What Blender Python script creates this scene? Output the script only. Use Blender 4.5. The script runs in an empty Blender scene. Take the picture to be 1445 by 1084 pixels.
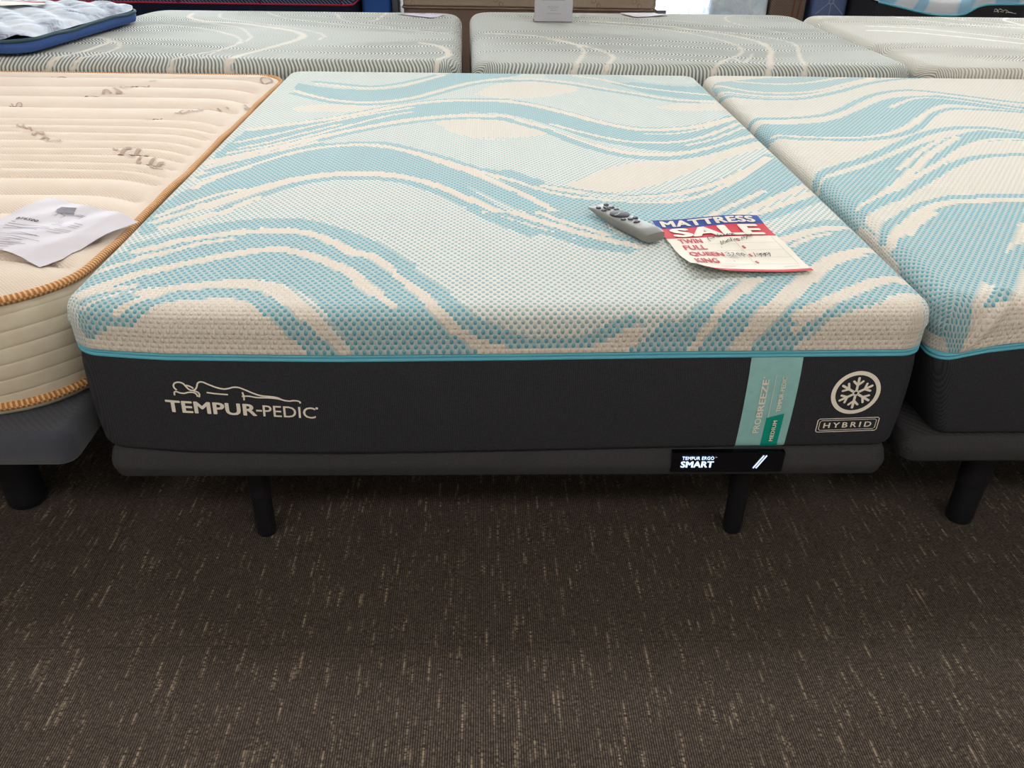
import bpy, math, random
import numpy as np
from mathutils import Matrix, Vector

scene = bpy.context.scene
COL = scene.collection
PI = math.pi

# ------------------------------------------------------------------ camera
IMG_W, IMG_H = 1445, 1084
F_PX, PITCH, YAW, ROLL = 1167.6, 0.5479, 0.0388, 0.0196
CAM = (-0.0351, -1.2493, 1.2323)
fw = Vector((math.sin(YAW)*math.cos(PITCH), math.cos(YAW)*math.cos(PITCH), -math.sin(PITCH)))
rt0 = Vector((math.cos(YAW), -math.sin(YAW), 0))
up0 = rt0.cross(fw)
rt = rt0*math.cos(ROLL) + up0*math.sin(ROLL)
up = up0*math.cos(ROLL) - rt0*math.sin(ROLL)
cam_data = bpy.data.cameras.new('camera')
cam_data.sensor_width = 36.0
cam_data.lens = F_PX/IMG_W*36.0
cam_data.clip_start = 0.05
cam_data.clip_end = 200
cam = bpy.data.objects.new('camera', cam_data)
COL.objects.link(cam)
m3 = Matrix((rt, up, -fw)).transposed()
cam.matrix_world = Matrix.Translation(CAM) @ m3.to_4x4()
scene.camera = cam

# ------------------------------------------------------------------ world, light, exposure
SKY_STRENGTH = 18.0
FRONT_WATTS, BED_WATTS, BACK_WATTS = 24.0, 18.0, 5.0
world = bpy.data.worlds.new('sky')
scene.world = world
world.use_nodes = True
bg = world.node_tree.nodes['Background']
bg.inputs[0].default_value = (0.90, 0.95, 1.0, 1)
bg.inputs[1].default_value = SKY_STRENGTH
scene.view_settings.view_transform = 'Standard'
scene.view_settings.look = 'None'
scene.view_settings.gamma = 1.0
scene.view_settings.use_curve_mapping = False
scene.view_settings.exposure = 0.0
scene.cycles.max_bounces = 6
scene.cycles.diffuse_bounces = 4
scene.cycles.caustics_reflective = False
scene.cycles.caustics_refractive = False

# ------------------------------------------------------------------ helpers: objects
def thing(name, label, cat, loc=(0, 0, 0), rz=0.0, group=None):
    o = bpy.data.objects.new(name, None)
    o.empty_display_size = 0.1
    COL.objects.link(o)
    o.location = loc
    o.rotation_euler = (0, 0, rz)
    o['label'] = label
    o['category'] = cat
    if group:
        o['group'] = group
    return o

def tag(o, label, cat, group=None):
    o['label'] = label
    o['category'] = cat
    if group:
        o['group'] = group
    return o

def obj(name, V, F, mat, parent=None, smooth=True, slots=None, midx=None, sharp=None):
    me = bpy.data.meshes.new(name)
    me.from_pydata([tuple(map(float, v)) for v in V], [], [tuple(map(int, f)) for f in F])
    me.update()
    if slots:
        for s in slots:
            me.materials.append(s)
        me.polygons.foreach_set('material_index', np.asarray(midx, dtype=np.int32))
    else:
        me.materials.append(mat)
    if smooth:
        me.polygons.foreach_set('use_smooth', np.ones(len(me.polygons), dtype=bool))
        if sharp:
            me.set_sharp_from_angle(angle=math.radians(sharp))
    o = bpy.data.objects.new(name, me)
    COL.objects.link(o)
    if parent:
        o.parent = parent
    return o

def struct(name, V, F, mat, parent=None, smooth=False):
    o = obj(name, V, F, mat, parent, smooth)
    if parent is None:
        o['kind'] = 'structure'
    return o

# ------------------------------------------------------------------ helpers: shapes (all return V, F)
def join(*parts):
    V, F = [], []
    for v, f in parts:
        n = len(V)
        V += list(v)
        F += [tuple(i+n for i in q) for q in f]
    return V, F

def box(x0, x1, y0, y1, z0, z1):
    V = [(x0,y0,z0),(x1,y0,z0),(x1,y1,z0),(x0,y1,z0),(x0,y0,z1),(x1,y0,z1),(x1,y1,z1),(x0,y1,z1)]
    F = [(3,2,1,0),(4,5,6,7),(0,1,5,4),(1,2,6,5),(2,3,7,6),(3,0,4,7)]
    return V, F

def outline(w, l, R, inset=0.0, n=10, edge=24):
    """rounded rectangle, x centred, y from 0 (front) to l; counter clockwise"""
    R = [R]*4 if not isinstance(R, (tuple, list)) else list(R)   # front right, rear right, rear left, front left
    hw = w/2-inset
    y0, y1 = inset, l-inset
    cs = [(hw, y0, -PI/2), (hw, y1, 0), (-hw, y1, PI/2), (-hw, y0, PI)]
    sg = [(-1, 1), (-1, -1), (1, -1), (1, 1)]
    P = []
    for (cx, cy, a0), (sx, sy), r in zip(cs, sg, R):
        r = max(r-inset, 0.004)
        ox, oy = cx+sx*r, cy+sy*r
        for k in range(n+1):
            a = a0 + PI/2*k/n
            P.append((ox+r*math.cos(a), oy+r*math.sin(a)))
    Q = []
    for i in range(len(P)):
        a, b = P[i], P[(i+1) % len(P)]
        Q.append(a)
        d = math.hypot(b[0]-a[0], b[1]-a[1])
        m = int(d/0.06)
        for k in range(1, m):
            t = k/m
            Q.append((a[0]+(b[0]-a[0])*t, a[1]+(b[1]-a[1])*t))
    return Q

def slab(w, l, R, profile, cap_top=True, cap_bottom=True, warp=None):
    """lofted rounded slab; profile = [(inset, z), ...] from bottom to top"""
    V, F = [], []
    base = outline(w, l, R)
    n = len(base)
    Rr = [R]*4 if not isinstance(R, (tuple, list)) else R
    # keep one topology: move every base point inwards along its normal
    nor = []
    for i in range(n):
        a, b = base[i-1], base[(i+1) % n]
        dx, dy = b[0]-a[0], b[1]-a[1]
        d = math.hypot(dx, dy) or 1
        nor.append((-dy/d, dx/d))
    for ins, z in profile:
        for (x, y), (nx, ny) in zip(base, nor):
            X, Y = x+nx*ins, y+ny*ins
            if warp:
                X, Y = warp(X, Y)
            V.append((X, Y, z))
    for k in range(len(profile)-1):
        for i in range(n):
            j = (i+1) % n
            F.append((k*n+i, k*n+j, (k+1)*n+j, (k+1)*n+i))
    if cap_bottom:
        F.append(tuple(reversed(range(n))))
    if cap_top:
        o = (len(profile)-1)*n
        F.append(tuple(o+i for i in range(n)))
    return V, F

def arc_profile(z0, z1, r, n=5, r_low=None, bulge=0.0):
    """rounded top and bottom edges for slab()"""
    rl = r if r_low is None else r_low
    P = []
    for k in range(n+1):
        a = PI/2*k/n
        P.append((rl*(1-math.sin(a)), z0+rl*(1-math.cos(a))))
    if bulge:
        for k in range(1, 5):
            t = k/5
            P.append((-bulge*math.sin(PI*t), z0+rl+(z1-r-z0-rl)*t))
    for k in range(n+1):
        a = PI/2*k/n
        P.append((r*(1-math.cos(a)), z1-r+r*math.sin(a)))
    return P

def tube(path, r, n=8, closed=False, caps=True):
    P = [Vector(p) for p in path]
    m = len(P)
    V, F, L = [], [], []
    s = 0.0
    for i, p in enumerate(P):
        a = P[i-1] if (i > 0 or closed) else p
        b = P[(i+1) % m] if (i < m-1 or closed) else p
        t = (b-a).normalized()
        side = t.cross(Vector((0, 0, 1)))
        if side.length < 1e-4:
            side = Vector((1, 0, 0))
        side.normalize()
        u2 = side.cross(t)
        if i:
            s += (p-P[i-1]).length
        rr = r[i] if isinstance(r, (list, tuple)) else r
        for k in range(n):
            a_ = 2*PI*k/n
            V.append(tuple(p + side*(rr*math.cos(a_)) + u2*(rr*math.sin(a_))))
            L.append((s, k/n))
    for i in range(m if closed else m-1):
        j = (i+1) % m
        for k in range(n):
            k2 = (k+1) % n
            F.append((i*n+k, j*n+k, j*n+k2, i*n+k2))
    if caps and not closed:
        F.append(tuple(range(n)))
        F.append(tuple(reversed(range((m-1)*n, m*n))))
    return V, F, L

def lathe(prof, n=24, cx=0.0, cy=0.0, tilt=(0, 0)):
    V, F = [], []
    for r, z in prof:
        for k in range(n):
            a = 2*PI*k/n
            V.append((cx+tilt[0]*z+r*math.cos(a), cy+tilt[1]*z+r*math.sin(a), z))
    for i in range(len(prof)-1):
        for k in range(n):
            k2 = (k+1) % n
            F.append((i*n+k, i*n+k2, (i+1)*n+k2, (i+1)*n+k))
    F.append(tuple(reversed(range(n))))
    F.append(tuple(range((len(prof)-1)*n, len(prof)*n)))
    return V, F

def grid(nx, ny, fn):
    V = [fn(i/nx, j/ny) for j in range(ny+1) for i in range(nx+1)]
    F = [(j*(nx+1)+i, j*(nx+1)+i+1, (j+1)*(nx+1)+i+1, (j+1)*(nx+1)+i) for j in range(ny) for i in range(nx)]
    return V, F

# ------------------------------------------------------------------ helpers: flat lettering and line art (2D), mapped onto a surface
def spline(P, n=6):
    P = [tuple(map(float, p)) for p in P]
    if len(P) < 3:
        return P
    out = []
    for i in range(len(P)-1):
        p0 = P[max(i-1, 0)]; p1 = P[i]; p2 = P[i+1]; p3 = P[min(i+2, len(P)-1)]
        for k in range(n):
            t = k/n
            out.append(tuple(0.5*((2*b)+(-a+c)*t+(2*a-5*b+4*c-d)*t*t+(-a+3*b-3*c+d)*t**3)
                             for a, b, c, d in zip(p0, p1, p2, p3)))
    out.append(P[-1])
    return out

def line2d(pts, w, smooth=True, taper=False):
    P = spline(pts) if smooth else [tuple(p) for p in pts]
    V, F = [], []
    m = len(P)
    for i in range(m):
        a, b = P[max(i-1, 0)], P[min(i+1, m-1)]
        dx, dy = b[0]-a[0], b[1]-a[1]
        d = math.hypot(dx, dy) or 1
        ww = w*(0.35+0.65*math.sin(PI*i/(m-1))) if taper else w
        nx, ny = -dy/d*ww/2, dx/d*ww/2
        V += [(P[i][0]-nx, P[i][1]-ny), (P[i][0]+nx, P[i][1]+ny)]
    for i in range(m-1):
        F.append((2*i, 2*i+2, 2*i+3, 2*i+1))
    return V, F

def text2d(body, x0, x1, y0, y1, bold=0.0, spacing=1.0):
    """lettering fitted into the box x0..x1, y0..y1; bold thickens every stroke"""
    cu = bpy.data.curves.new('lettering', 'FONT')
    cu.body = body
    cu.size = 1.0
    cu.space_character = spacing
    cu.resolution_u = 3
    o = bpy.data.objects.new('lettering', cu)
    COL.objects.link(o)
    bpy.context.view_layer.update()
    dg = bpy.context.evaluated_depsgraph_get()
    me = bpy.data.meshes.new_from_object(o.evaluated_get(dg))
    V0 = [(v.co.x, v.co.y) for v in me.vertices]
    F0 = [tuple(p.vertices) for p in me.polygons]
    bpy.data.objects.remove(o)
    bpy.data.curves.remove(cu)
    bpy.data.meshes.remove(me)
    V, F = V0, F0
    if bold:
        V, F = [], []
        for dx, dy in ((-1, 0), (1, 0), (0, -0.6), (0, 0.6), (-0.7, -0.5), (0.7, 0.5), (-0.7, 0.5), (0.7, -0.5)):
            n = len(V)
            V += [(x+dx*bold, y+dy*bold) for x, y in V0]
            F += [tuple(q+n for q in f) for f in F0]
    xs = [v[0] for v in V]; ys = [v[1] for v in V]
    sx = (x1-x0)/(max(xs)-min(xs)); sy = (y1-y0)/(max(ys)-min(ys))
    return [(x0+(x-min(xs))*sx, y0+(y-min(ys))*sy) for x, y in V], F

def ring2d(cx, cy, r0, r1, n=40):
    V, F = [], []
    for k in range(n):
        a = 2*PI*k/n
        V += [(cx+r0*math.cos(a), cy+r0*math.sin(a)), (cx+r1*math.cos(a), cy+r1*math.sin(a))]
    for k in range(n):
        j = (k+1) % n
        F.append((2*k, 2*k+1, 2*j+1, 2*j))
    return V, F

def disc2d(cx, cy, r, n=16):
    return [(cx+r*math.cos(2*PI*k/n), cy+r*math.sin(2*PI*k/n)) for k in range(n)], [tuple(range(n))]

def quad2d(p):
    return list(p), [tuple(range(len(p)))]

def rot2d(part, deg, cx=0, cy=0):
    c, s = math.cos(math.radians(deg)), math.sin(math.radians(deg))
    V, F = part
    return [(cx+(x-cx)*c-(y-cy)*s, cy+(x-cx)*s+(y-cy)*c) for x, y in V], F

def mapped(part, fn):
    V, F = part
    return [fn(x, y) for x, y in V], F

def front_facing(V, F, d):
    """turn every polygon so that its normal agrees with direction d"""
    d = Vector(d)
    out = []
    for f in F:
        a, b, c = (Vector(V[i]) for i in f[:3])
        nrm = Vector((0, 0, 0))
        for i in range(len(f)):
            p, q = Vector(V[f[i]]), Vector(V[f[(i+1) % len(f)]])
            nrm += p.cross(q)
        out.append(tuple(reversed(f)) if nrm.dot(d) < 0 else f)
    return V, out

# ------------------------------------------------------------------ helpers: materials
def srgb(r, g, b):
    def c(v):
        v /= 255.0
        return v/12.92 if v <= 0.04045 else ((v+0.055)/1.055)**2.4
    return (c(r), c(g), c(b), 1.0)

class N:
    """tiny node-tree builder"""
    def __init__(self, name):
        self.m = bpy.data.materials.new(name)
        self.m.use_nodes = True
        self.t = self.m.node_tree
        self.b = self.t.nodes['Principled BSDF']
    def new(self, typ, **kw):
        n = self.t.nodes.new(typ)
        for k, v in kw.items():
            setattr(n, k, v)
        return n
    def link(self, a, b):
        self.t.links.new(a, b)
    def math(self, op, a, b=None, c=None, clamp=False):
        n = self.new('ShaderNodeMath', operation=op, use_clamp=clamp)
        for i, v in enumerate((a, b, c)):
            if v is None:
                continue
            if isinstance(v, (int, float)):
                n.inputs[i].default_value = v
            else:
                self.link(v, n.inputs[i])
        return n.outputs[0]
    def mix(self, f, a, b):
        n = self.new('ShaderNodeMix', data_type='RGBA')
        for i, v in ((0, f), (6, a), (7, b)):
            if isinstance(v, (int, float)):
                n.inputs[i].default_value = v
            elif isinstance(v, tuple):
                n.inputs[i].default_value = v
            else:
                self.link(v, n.inputs[i])
        return n.outputs[2]
    def ramp(self, f, stops):
        n = self.new('ShaderNodeValToRGB')
        e = n.color_ramp.elements
        while len(e) < len(stops):
            e.new(0.5)
        for i, (p, col) in enumerate(stops):
            e[i].position = p
            e[i].color = col if isinstance(col, tuple) else (col, col, col, 1)
        self.link(f, n.inputs[0])
        return n.outputs[0]
    def attr(self, name, out='Fac'):
        return self.new('ShaderNodeAttribute', attribute_name=name).outputs[out]
    def coord(self, which='Object'):
        return self.new('ShaderNodeTexCoord').outputs[which]
    def scale(self, v, s):
        n = self.new('ShaderNodeVectorMath', operation='MULTIPLY')
        self.link(v, n.inputs[0])
        n.inputs[1].default_value = s
        return n.outputs[0]
    def xyz(self, v):
        n = self.new('ShaderNodeSeparateXYZ')
        self.link(v, n.inputs[0])
        return n.outputs
    def noise(self, v, scale=5, detail=2, rough=0.5):
        n = self.new('ShaderNodeTexNoise')
        n.inputs['Scale'].default_value = scale
        n.inputs['Detail'].default_value = detail
        n.inputs['Roughness'].default_value = rough
        if v is not None:
            self.link(v, n.inputs['Vector'])
        return n.outputs[0]
    def bump(self, h, dist=0.002, strength=1.0):
        n = self.new('ShaderNodeBump')
        n.inputs['Strength'].default_value = strength
        n.inputs['Distance'].default_value = dist
        self.link(h, n.inputs['Height'])
        self.link(n.outputs[0], self.b.inputs['Normal'])
    def set(self, **kw):
        names = dict(color='Base Color', rough='Roughness', metal='Metallic', sheen='Sheen Weight',
                     spec='Specular IOR Level', trans='Transmission Weight', emit='Emission Color',
                     power='Emission Strength', alpha='Alpha', coat='Coat Weight', ior='IOR')
        for k, v in kw.items():
            s = self.b.inputs[names[k]]
            if isinstance(v, (int, float, tuple)):
                s.default_value = v
            else:
                self.link(v, s)
        return self

def plain(name, col, rough=0.7, spec=0.3, noise=0.0, nscale=40, bump=0.0, **kw):
    n = N(name)
    n.set(rough=rough, spec=spec, **kw)
    if noise:
        f = n.noise(n.coord(), nscale, 3)
        lo = tuple(c*(1-noise) for c in col[:3])+(1,)
        hi = tuple(min(1, c*(1+noise)) for c in col[:3])+(1,)
        n.set(color=n.ramp(f, [(0.3, lo), (0.7, hi)]))
        if bump:
            n.bump(f, bump)
    else:
        n.set(color=col)
    return n.m

def woven(name, col, pitch=0.0035, contrast=0.35, diag=True, depth=0.0006, sheen=0.0):
    """fine twill: two crossing thread waves"""
    n = N(name)
    x, y, z = n.xyz(n.coord())
    k = 2*PI/pitch
    u = n.math('ADD', n.math('ADD', x, y), n.math('MULTIPLY', z, 1.0 if diag else 0.0))
    a = n.math('SINE', n.math('MULTIPLY', u, k))
    b = n.math('SINE', n.math('MULTIPLY', n.math('SUBTRACT', n.math('ADD', x, y), n.math('MULTIPLY', z, 1.3)), k*0.8))
    w = n.math('MULTIPLY_ADD', n.math('MULTIPLY', a, b), 0.5, 0.5)
    ns = n.noise(n.coord(), 260, 2)
    f = n.math('ADD', n.math('MULTIPLY', w, 0.6), n.math('MULTIPLY', ns, 0.4))
    lo = tuple(c*(1-contrast) for c in col[:3])+(1,)
    hi = tuple(c*(1+contrast) for c in col[:3])+(1,)
    n.set(color=n.ramp(f, [(0.2, lo), (0.8, hi)]), rough=0.9, spec=0.15, sheen=sheen)
    n.bump(f, depth)
    return n.m

# ------------------------------------------------------------------ materials
CREAM = srgb(224, 213, 200)
TEAL = srgb(108, 174, 190)
MINT = srgb(158, 187, 187)
PALE = srgb(222, 219, 213)

def knit_material(name, cream, mint, teal, bgmix):
    n = N(name)
    lvl, par = n.attr('level'), n.attr('parity')
    u, v, _ = n.xyz(n.new('ShaderNodeUVMap', uv_map='knit').outputs[0])
    fx = n.math('SUBTRACT', n.math('FRACT', u), 0.5)
    fy = n.math('SUBTRACT', n.math('FRACT', v), 0.5)
    r2 = n.math('ADD', n.math('MULTIPLY', fx, fx), n.math('MULTIPLY', fy, fy))
    dot = n.math('SUBTRACT', 1.0, n.math('DIVIDE', r2, 0.26), clamp=True)       # 1 centre .. 0 rim
    mask = n.math('MULTIPLY', n.math('MULTIPLY', dot, 4.0, clamp=True), par)
    back = n.ramp(lvl, [(0.0, cream), (0.35, PALE),
                        (1.0, tuple(cream[i]*(1-bgmix)+teal[i]*bgmix for i in range(3))+(1,))])
    front = n.ramp(lvl, [(0.0, cream), (0.35, mint), (1.0, teal)])
    n.set(color=n.mix(mask, back, front), rough=0.85, spec=0.25, sheen=0.12)
    h = n.math('ADD', n.math('MULTIPLY', n.math('MULTIPLY', dot, par), 1.0),
               n.math('MULTIPLY', n.math('MULTIPLY', dot, n.math('SUBTRACT', 1.0, par)), 0.35))
    n.bump(h, 0.0028, 0.8)
    return n.m

M = {}
M['knit'] = knit_material('wave_knit', CREAM, MINT, TEAL, 0.48)
M['teal_tape'] = plain('teal_tape', srgb(96, 176, 196), 0.55, 0.3)
M['charcoal'] = woven('charcoal_twill', srgb(50, 50, 54), 0.006, 0.5)
M['platform_grey'] = woven('platform_weave', srgb(60, 59, 61), 0.004, 0.4)
M['platform_blue'] = woven('slate_weave', srgb(68, 70, 80), 0.003, 0.3, sheen=0.3)
M['leg_black'] = plain('black_plastic', srgb(22, 22, 26), 0.45, 0.4)
M['print_white'] = plain('cream_print', srgb(240, 230, 216), 0.7, 0.2)
M['ribbon'] = plain('aqua_ribbon', srgb(146, 194, 192), 0.6, 0.3, 0.05, 60)
M['ribbon_green'] = plain('green_ribbon', srgb(0, 150, 130), 0.6, 0.3)
M['gloss_black'] = plain('gloss_black', srgb(6, 7, 14), 0.2, 0.5)
n_ = N('backlit_letters'); n_.set(color=srgb(220, 230, 255), emit=(0.62, 0.76, 1.0, 1), power=0.95); M['lit'] = n_.m
M['paper'] = plain('paper', srgb(210, 203, 210), 0.6, 0.3, 0.02, 30)
M['card_white'] = plain('card_white', srgb(232, 223, 210), 0.6, 0.2)
M['card_blue'] = plain('card_blue', srgb(52, 76, 150), 0.6, 0.2)
M['card_red'] = plain('card_red', srgb(200, 40, 58), 0.6, 0.2)
M['ink_red'] = plain('red_ink', srgb(200, 44, 60), 0.5, 0.3)
M['ink_black'] = plain('black_ink', srgb(44, 42, 50), 0.6, 0.2)
M['ink_grey'] = plain('grey_ink', srgb(128, 122, 132), 0.6, 0.2)
M['ink_pale'] = plain('pale_ink', srgb(176, 168, 164), 0.6, 0.2)
M['remote_grey'] = plain('remote_shell', srgb(128, 126, 122), 0.4, 0.45)
M['remote_key'] = plain('remote_key', srgb(44, 44, 54), 0.5, 0.4)
M['taupe'] = plain('taupe_print', srgb(188, 166, 152), 0.8, 0.2)
M['wall'] = plain('painted_wall', srgb(214, 208, 200), 0.85, 0.2, 0.03, 6)
M['ceiling'] = plain('ceiling_tile', srgb(222, 220, 214), 0.9, 0.1, 0.05, 90)
M['metal_frame'] = plain('window_metal', srgb(74, 76, 84), 0.4, 0.5)
n_ = N('lamp_diffuser'); n_.set(color=srgb(250, 246, 238), emit=(1.0, 0.93, 0.84, 1), power=2.0); M['diffuser'] = n_.m
def thin_glass():
    n = N('window_glass')
    tr = n.new('ShaderNodeBsdfTransparent'); tr.inputs[0].default_value = (0.94, 0.97, 0.97, 1)
    gl = n.new('ShaderNodeBsdfGlossy'); gl.inputs['Roughness'].default_value = 0.02
    mx = n.new('ShaderNodeMixShader'); mx.inputs[0].default_value = 0.06
    n.link(tr.outputs[0], mx.inputs[1]); n.link(gl.outputs[0], mx.inputs[2])
    n.link(mx.outputs[0], n.t.nodes['Material Output'].inputs[0])
    return n.m
M['glass'] = thin_glass()
n_ = N('clear_acrylic'); n_.set(color=(0.98, 0.98, 1, 1), rough=0.05, trans=0.9, ior=1.45); M['acrylic'] = n_.m

def carpet_material():
    n = N('ribbed_carpet')
    x, y, z = n.xyz(n.coord())
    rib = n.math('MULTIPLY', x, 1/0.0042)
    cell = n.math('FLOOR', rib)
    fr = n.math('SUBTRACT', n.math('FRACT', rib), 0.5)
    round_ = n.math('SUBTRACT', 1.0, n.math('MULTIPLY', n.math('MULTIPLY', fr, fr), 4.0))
    cmb = n.new('ShaderNodeCombineXYZ')
    n.link(n.math('MULTIPLY', cell, 7.31), cmb.inputs[0])
    n.link(n.math('MULTIPLY', y, 11.0), cmb.inputs[1])
    fleck = n.noise(cmb.outputs[0], 1.0, 1.5, 0.6)
    cmb2 = n.new('ShaderNodeCombineXYZ')
    n.link(n.math('MULTIPLY', cell, 3.77), cmb2.inputs[0])
    n.link(n.math('MULTIPLY', y, 190.0), cmb2.inputs[1])
    loop = n.noise(cmb2.outputs[0], 1.0, 1.0)
    fl = n.math('MULTIPLY', n.math('SUBTRACT', fleck, 0.59), 9.0, clamp=True)
    fl = n.math('MULTIPLY', fl, n.math('MULTIPLY', n.math('SUBTRACT', loop, 0.38), 5.0, clamp=True))
    fl2 = n.math('MULTIPLY', n.math('SUBTRACT', fleck, 0.52), 5.0, clamp=True)
    fl = n.math('MAXIMUM', fl, n.math('MULTIPLY', fl2, n.math('MULTIPLY', n.math('SUBTRACT', loop, 0.5), 3.0, clamp=True)))
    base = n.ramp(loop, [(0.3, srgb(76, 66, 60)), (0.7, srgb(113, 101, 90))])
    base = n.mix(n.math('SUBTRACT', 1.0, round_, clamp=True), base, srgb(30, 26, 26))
    # square carpet tiles with hairline joints
    tx = n.math('SUBTRACT', n.math('FRACT', n.math('ADD', n.math('DIVIDE', x, 0.61), 0.36)), 0.5)
    ty = n.math('SUBTRACT', n.math('FRACT', n.math('ADD', n.math('DIVIDE', y, 0.61), 0.28)), 0.5)
    jn = n.math('GREATER_THAN', n.math('MAXIMUM', n.math('ABSOLUTE', tx), n.math('ABSOLUTE', ty)), 0.4985)
    col = n.mix(n.math('MULTIPLY', fl, 0.7), base, srgb(172, 154, 132))
    col = n.mix(n.math('MULTIPLY', jn, 0.35), col, srgb(40, 34, 30))
    n.set(color=col, rough=0.95, spec=0.1)
    n.bump(n.math('ADD', n.math('MULTIPLY', round_, 0.6), n.math('MULTIPLY', loop, 0.5)), 0.003, 0.9)
    return n.m
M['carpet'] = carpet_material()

def ridge_material(name, pale, grey, cream):
    """grey knit with raised chevron ridges and plain cream trails"""
    n = N(name)
    tr, calm = n.attr('trail'), n.attr('calm')
    u, v, _ = n.xyz(n.new('ShaderNodeUVMap', uv_map='knit').outputs[0])
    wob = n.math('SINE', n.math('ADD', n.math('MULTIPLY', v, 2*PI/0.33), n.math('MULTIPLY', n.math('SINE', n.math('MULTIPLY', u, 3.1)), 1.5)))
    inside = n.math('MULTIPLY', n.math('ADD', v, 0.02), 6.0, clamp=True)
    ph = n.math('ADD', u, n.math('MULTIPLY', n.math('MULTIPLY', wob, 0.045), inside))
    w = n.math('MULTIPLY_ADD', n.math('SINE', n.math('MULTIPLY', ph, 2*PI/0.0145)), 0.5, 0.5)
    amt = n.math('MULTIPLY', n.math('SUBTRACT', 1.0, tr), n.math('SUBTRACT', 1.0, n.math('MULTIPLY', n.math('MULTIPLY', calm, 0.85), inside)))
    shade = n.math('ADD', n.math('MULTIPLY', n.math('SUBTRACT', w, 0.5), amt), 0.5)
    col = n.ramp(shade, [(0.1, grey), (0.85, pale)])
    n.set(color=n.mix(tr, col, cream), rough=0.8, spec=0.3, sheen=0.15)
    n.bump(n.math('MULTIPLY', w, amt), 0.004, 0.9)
    return n.m
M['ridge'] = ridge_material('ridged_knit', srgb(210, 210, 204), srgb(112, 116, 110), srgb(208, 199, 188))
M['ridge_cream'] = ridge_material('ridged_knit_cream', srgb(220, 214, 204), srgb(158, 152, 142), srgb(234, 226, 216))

def quilt_cream_material(name, col, hi):
    n = N(name)
    c = n.coord()
    x, y, z = n.xyz(c)
    a = n.math('SINE', n.math('MULTIPLY', x, 2*PI/0.0085))
    b = n.math('SINE', n.math('MULTIPLY', y, 2*PI/0.0065))
    h = n.math('MULTIPLY_ADD', n.math('MULTIPLY', a, b), 0.5, 0.5)
    f = n.math('ADD', n.math('MULTIPLY', h, 0.5), n.math('MULTIPLY', n.noise(c, 9, 3), 0.5))
    n.set(color=n.ramp(f, [(0.2, col), (0.8, hi)]), rough=0.85, spec=0.2)
    n.bump(h, 0.0011, 0.7)
    return n.m
M['cotton_top'] = quilt_cream_material('cream_cotton', srgb(219, 201, 184), srgb(232, 217, 203))

def side_quilt_material():
    n = N('cream_side_quilt')
    c = n.coord()
    x, y, z = n.xyz(c)
    s = n.math('ADD', x, n.math('MULTIPLY', y, -1.0))
    arch = n.math('ABSOLUTE', n.math('SINE', n.math('MULTIPLY', s, PI/0.34)))
    f = n.math('FRACT', n.math('ADD', n.math('DIVIDE', z, 0.031), n.math('MULTIPLY', arch, 1.3)))
    g = n.math('SUBTRACT', f, 0.5)
    h = n.math('SUBTRACT', 1.0, n.math('POWER', n.math('ABSOLUTE', n.math('MULTIPLY', g, 2.0)), 4.0))
    n.set(color=n.ramp(n.noise(c, 20, 2), [(0.3, srgb(216, 202, 178)), (0.7, srgb(226, 214, 192))]), rough=0.85, spec=0.2)
    n.bump(h, 0.002, 0.7)
    return n.m
M['cotton_side'] = side_quilt_material()

def rope_material(name, a, b, pitch):
    n = N(name)
    s, k, _ = n.xyz(n.new('ShaderNodeUVMap', uv_map='along').outputs[0])
    w = n.math('MULTIPLY_ADD', n.math('SINE', n.math('MULTIPLY', n.math('ADD', s, n.math('MULTIPLY', k, pitch*0.5)), 2*PI/pitch)), 0.5, 0.5)
    n.set(color=n.ramp(w, [(0.45, a), (0.7, b)]), rough=0.75, spec=0.2)
    n.bump(w, 0.002, 0.8)
    return n.m
M['rope'] = rope_material('striped_cord', srgb(188, 120, 64), srgb(226, 186, 140), 0.0088)

def floral_material():
    n = N('floral_damask')
    c = n.coord()
    v = n.new('ShaderNodeTexVoronoi', feature='F1')
    v.inputs['Scale'].default_value = 9
    wn = n.new('ShaderNodeVectorMath', operation='ADD')
    n.link(c, wn.inputs[0])
    nz = n.new('ShaderNodeTexNoise'); nz.inputs['Scale'].default_value = 5
    n.link(c, nz.inputs['Vector'])
    n.link(n.scale(nz.outputs['Color'], (0.16, 0.16, 0.16)), wn.inputs[1])
    n.link(wn.outputs[0], v.inputs['Vector'])
    f = n.noise(wn.outputs[0], 7, 3)
    ring = n.math('MULTIPLY_ADD', n.math('SINE', n.math('MULTIPLY', v.outputs['Distance'], 60)), 0.5, 0.5)
    col = n.ramp(f, [(0.36, srgb(120, 126, 150)), (0.46, srgb(186, 198, 218)), (0.6, srgb(214, 220, 232)), (0.72, srgb(150, 178, 212))])
    n.set(color=n.mix(n.math('MULTIPLY', ring, 0.35), col, srgb(226, 222, 220)), rough=0.7, spec=0.3)
    return n.m
M['floral'] = floral_material()
M['navy_side'] = plain('navy_side', srgb(60, 88, 146), 0.8, 0.2, 0.08, 120)
M['green_cord'] = plain('dark_green_cord', srgb(58, 82, 92), 0.7, 0.2)
M['navy'] = plain('navy_fabric', srgb(34, 44, 78), 0.8, 0.2, 0.1, 90)
M['midnight'] = plain('midnight_fabric', srgb(24, 28, 48), 0.85, 0.2, 0.1, 90)
M['red_cord'] = plain('red_cord', srgb(176, 40, 62), 0.6, 0.3)
M['royal'] = plain('royal_blue_fabric', srgb(52, 98, 176), 0.6, 0.3, 0.06, 12)
M['steel_plastic'] = plain('grey_plastic_wrap', srgb(86, 88, 96), 0.3, 0.5, 0.2, 25)
M['tan'] = plain('tan_ticking', srgb(176, 156, 138), 0.85, 0.2, 0.05, 60)
M['tan_dark'] = plain('brown_ticking', srgb(126, 104, 92), 0.85, 0.2, 0.06, 60)
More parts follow.
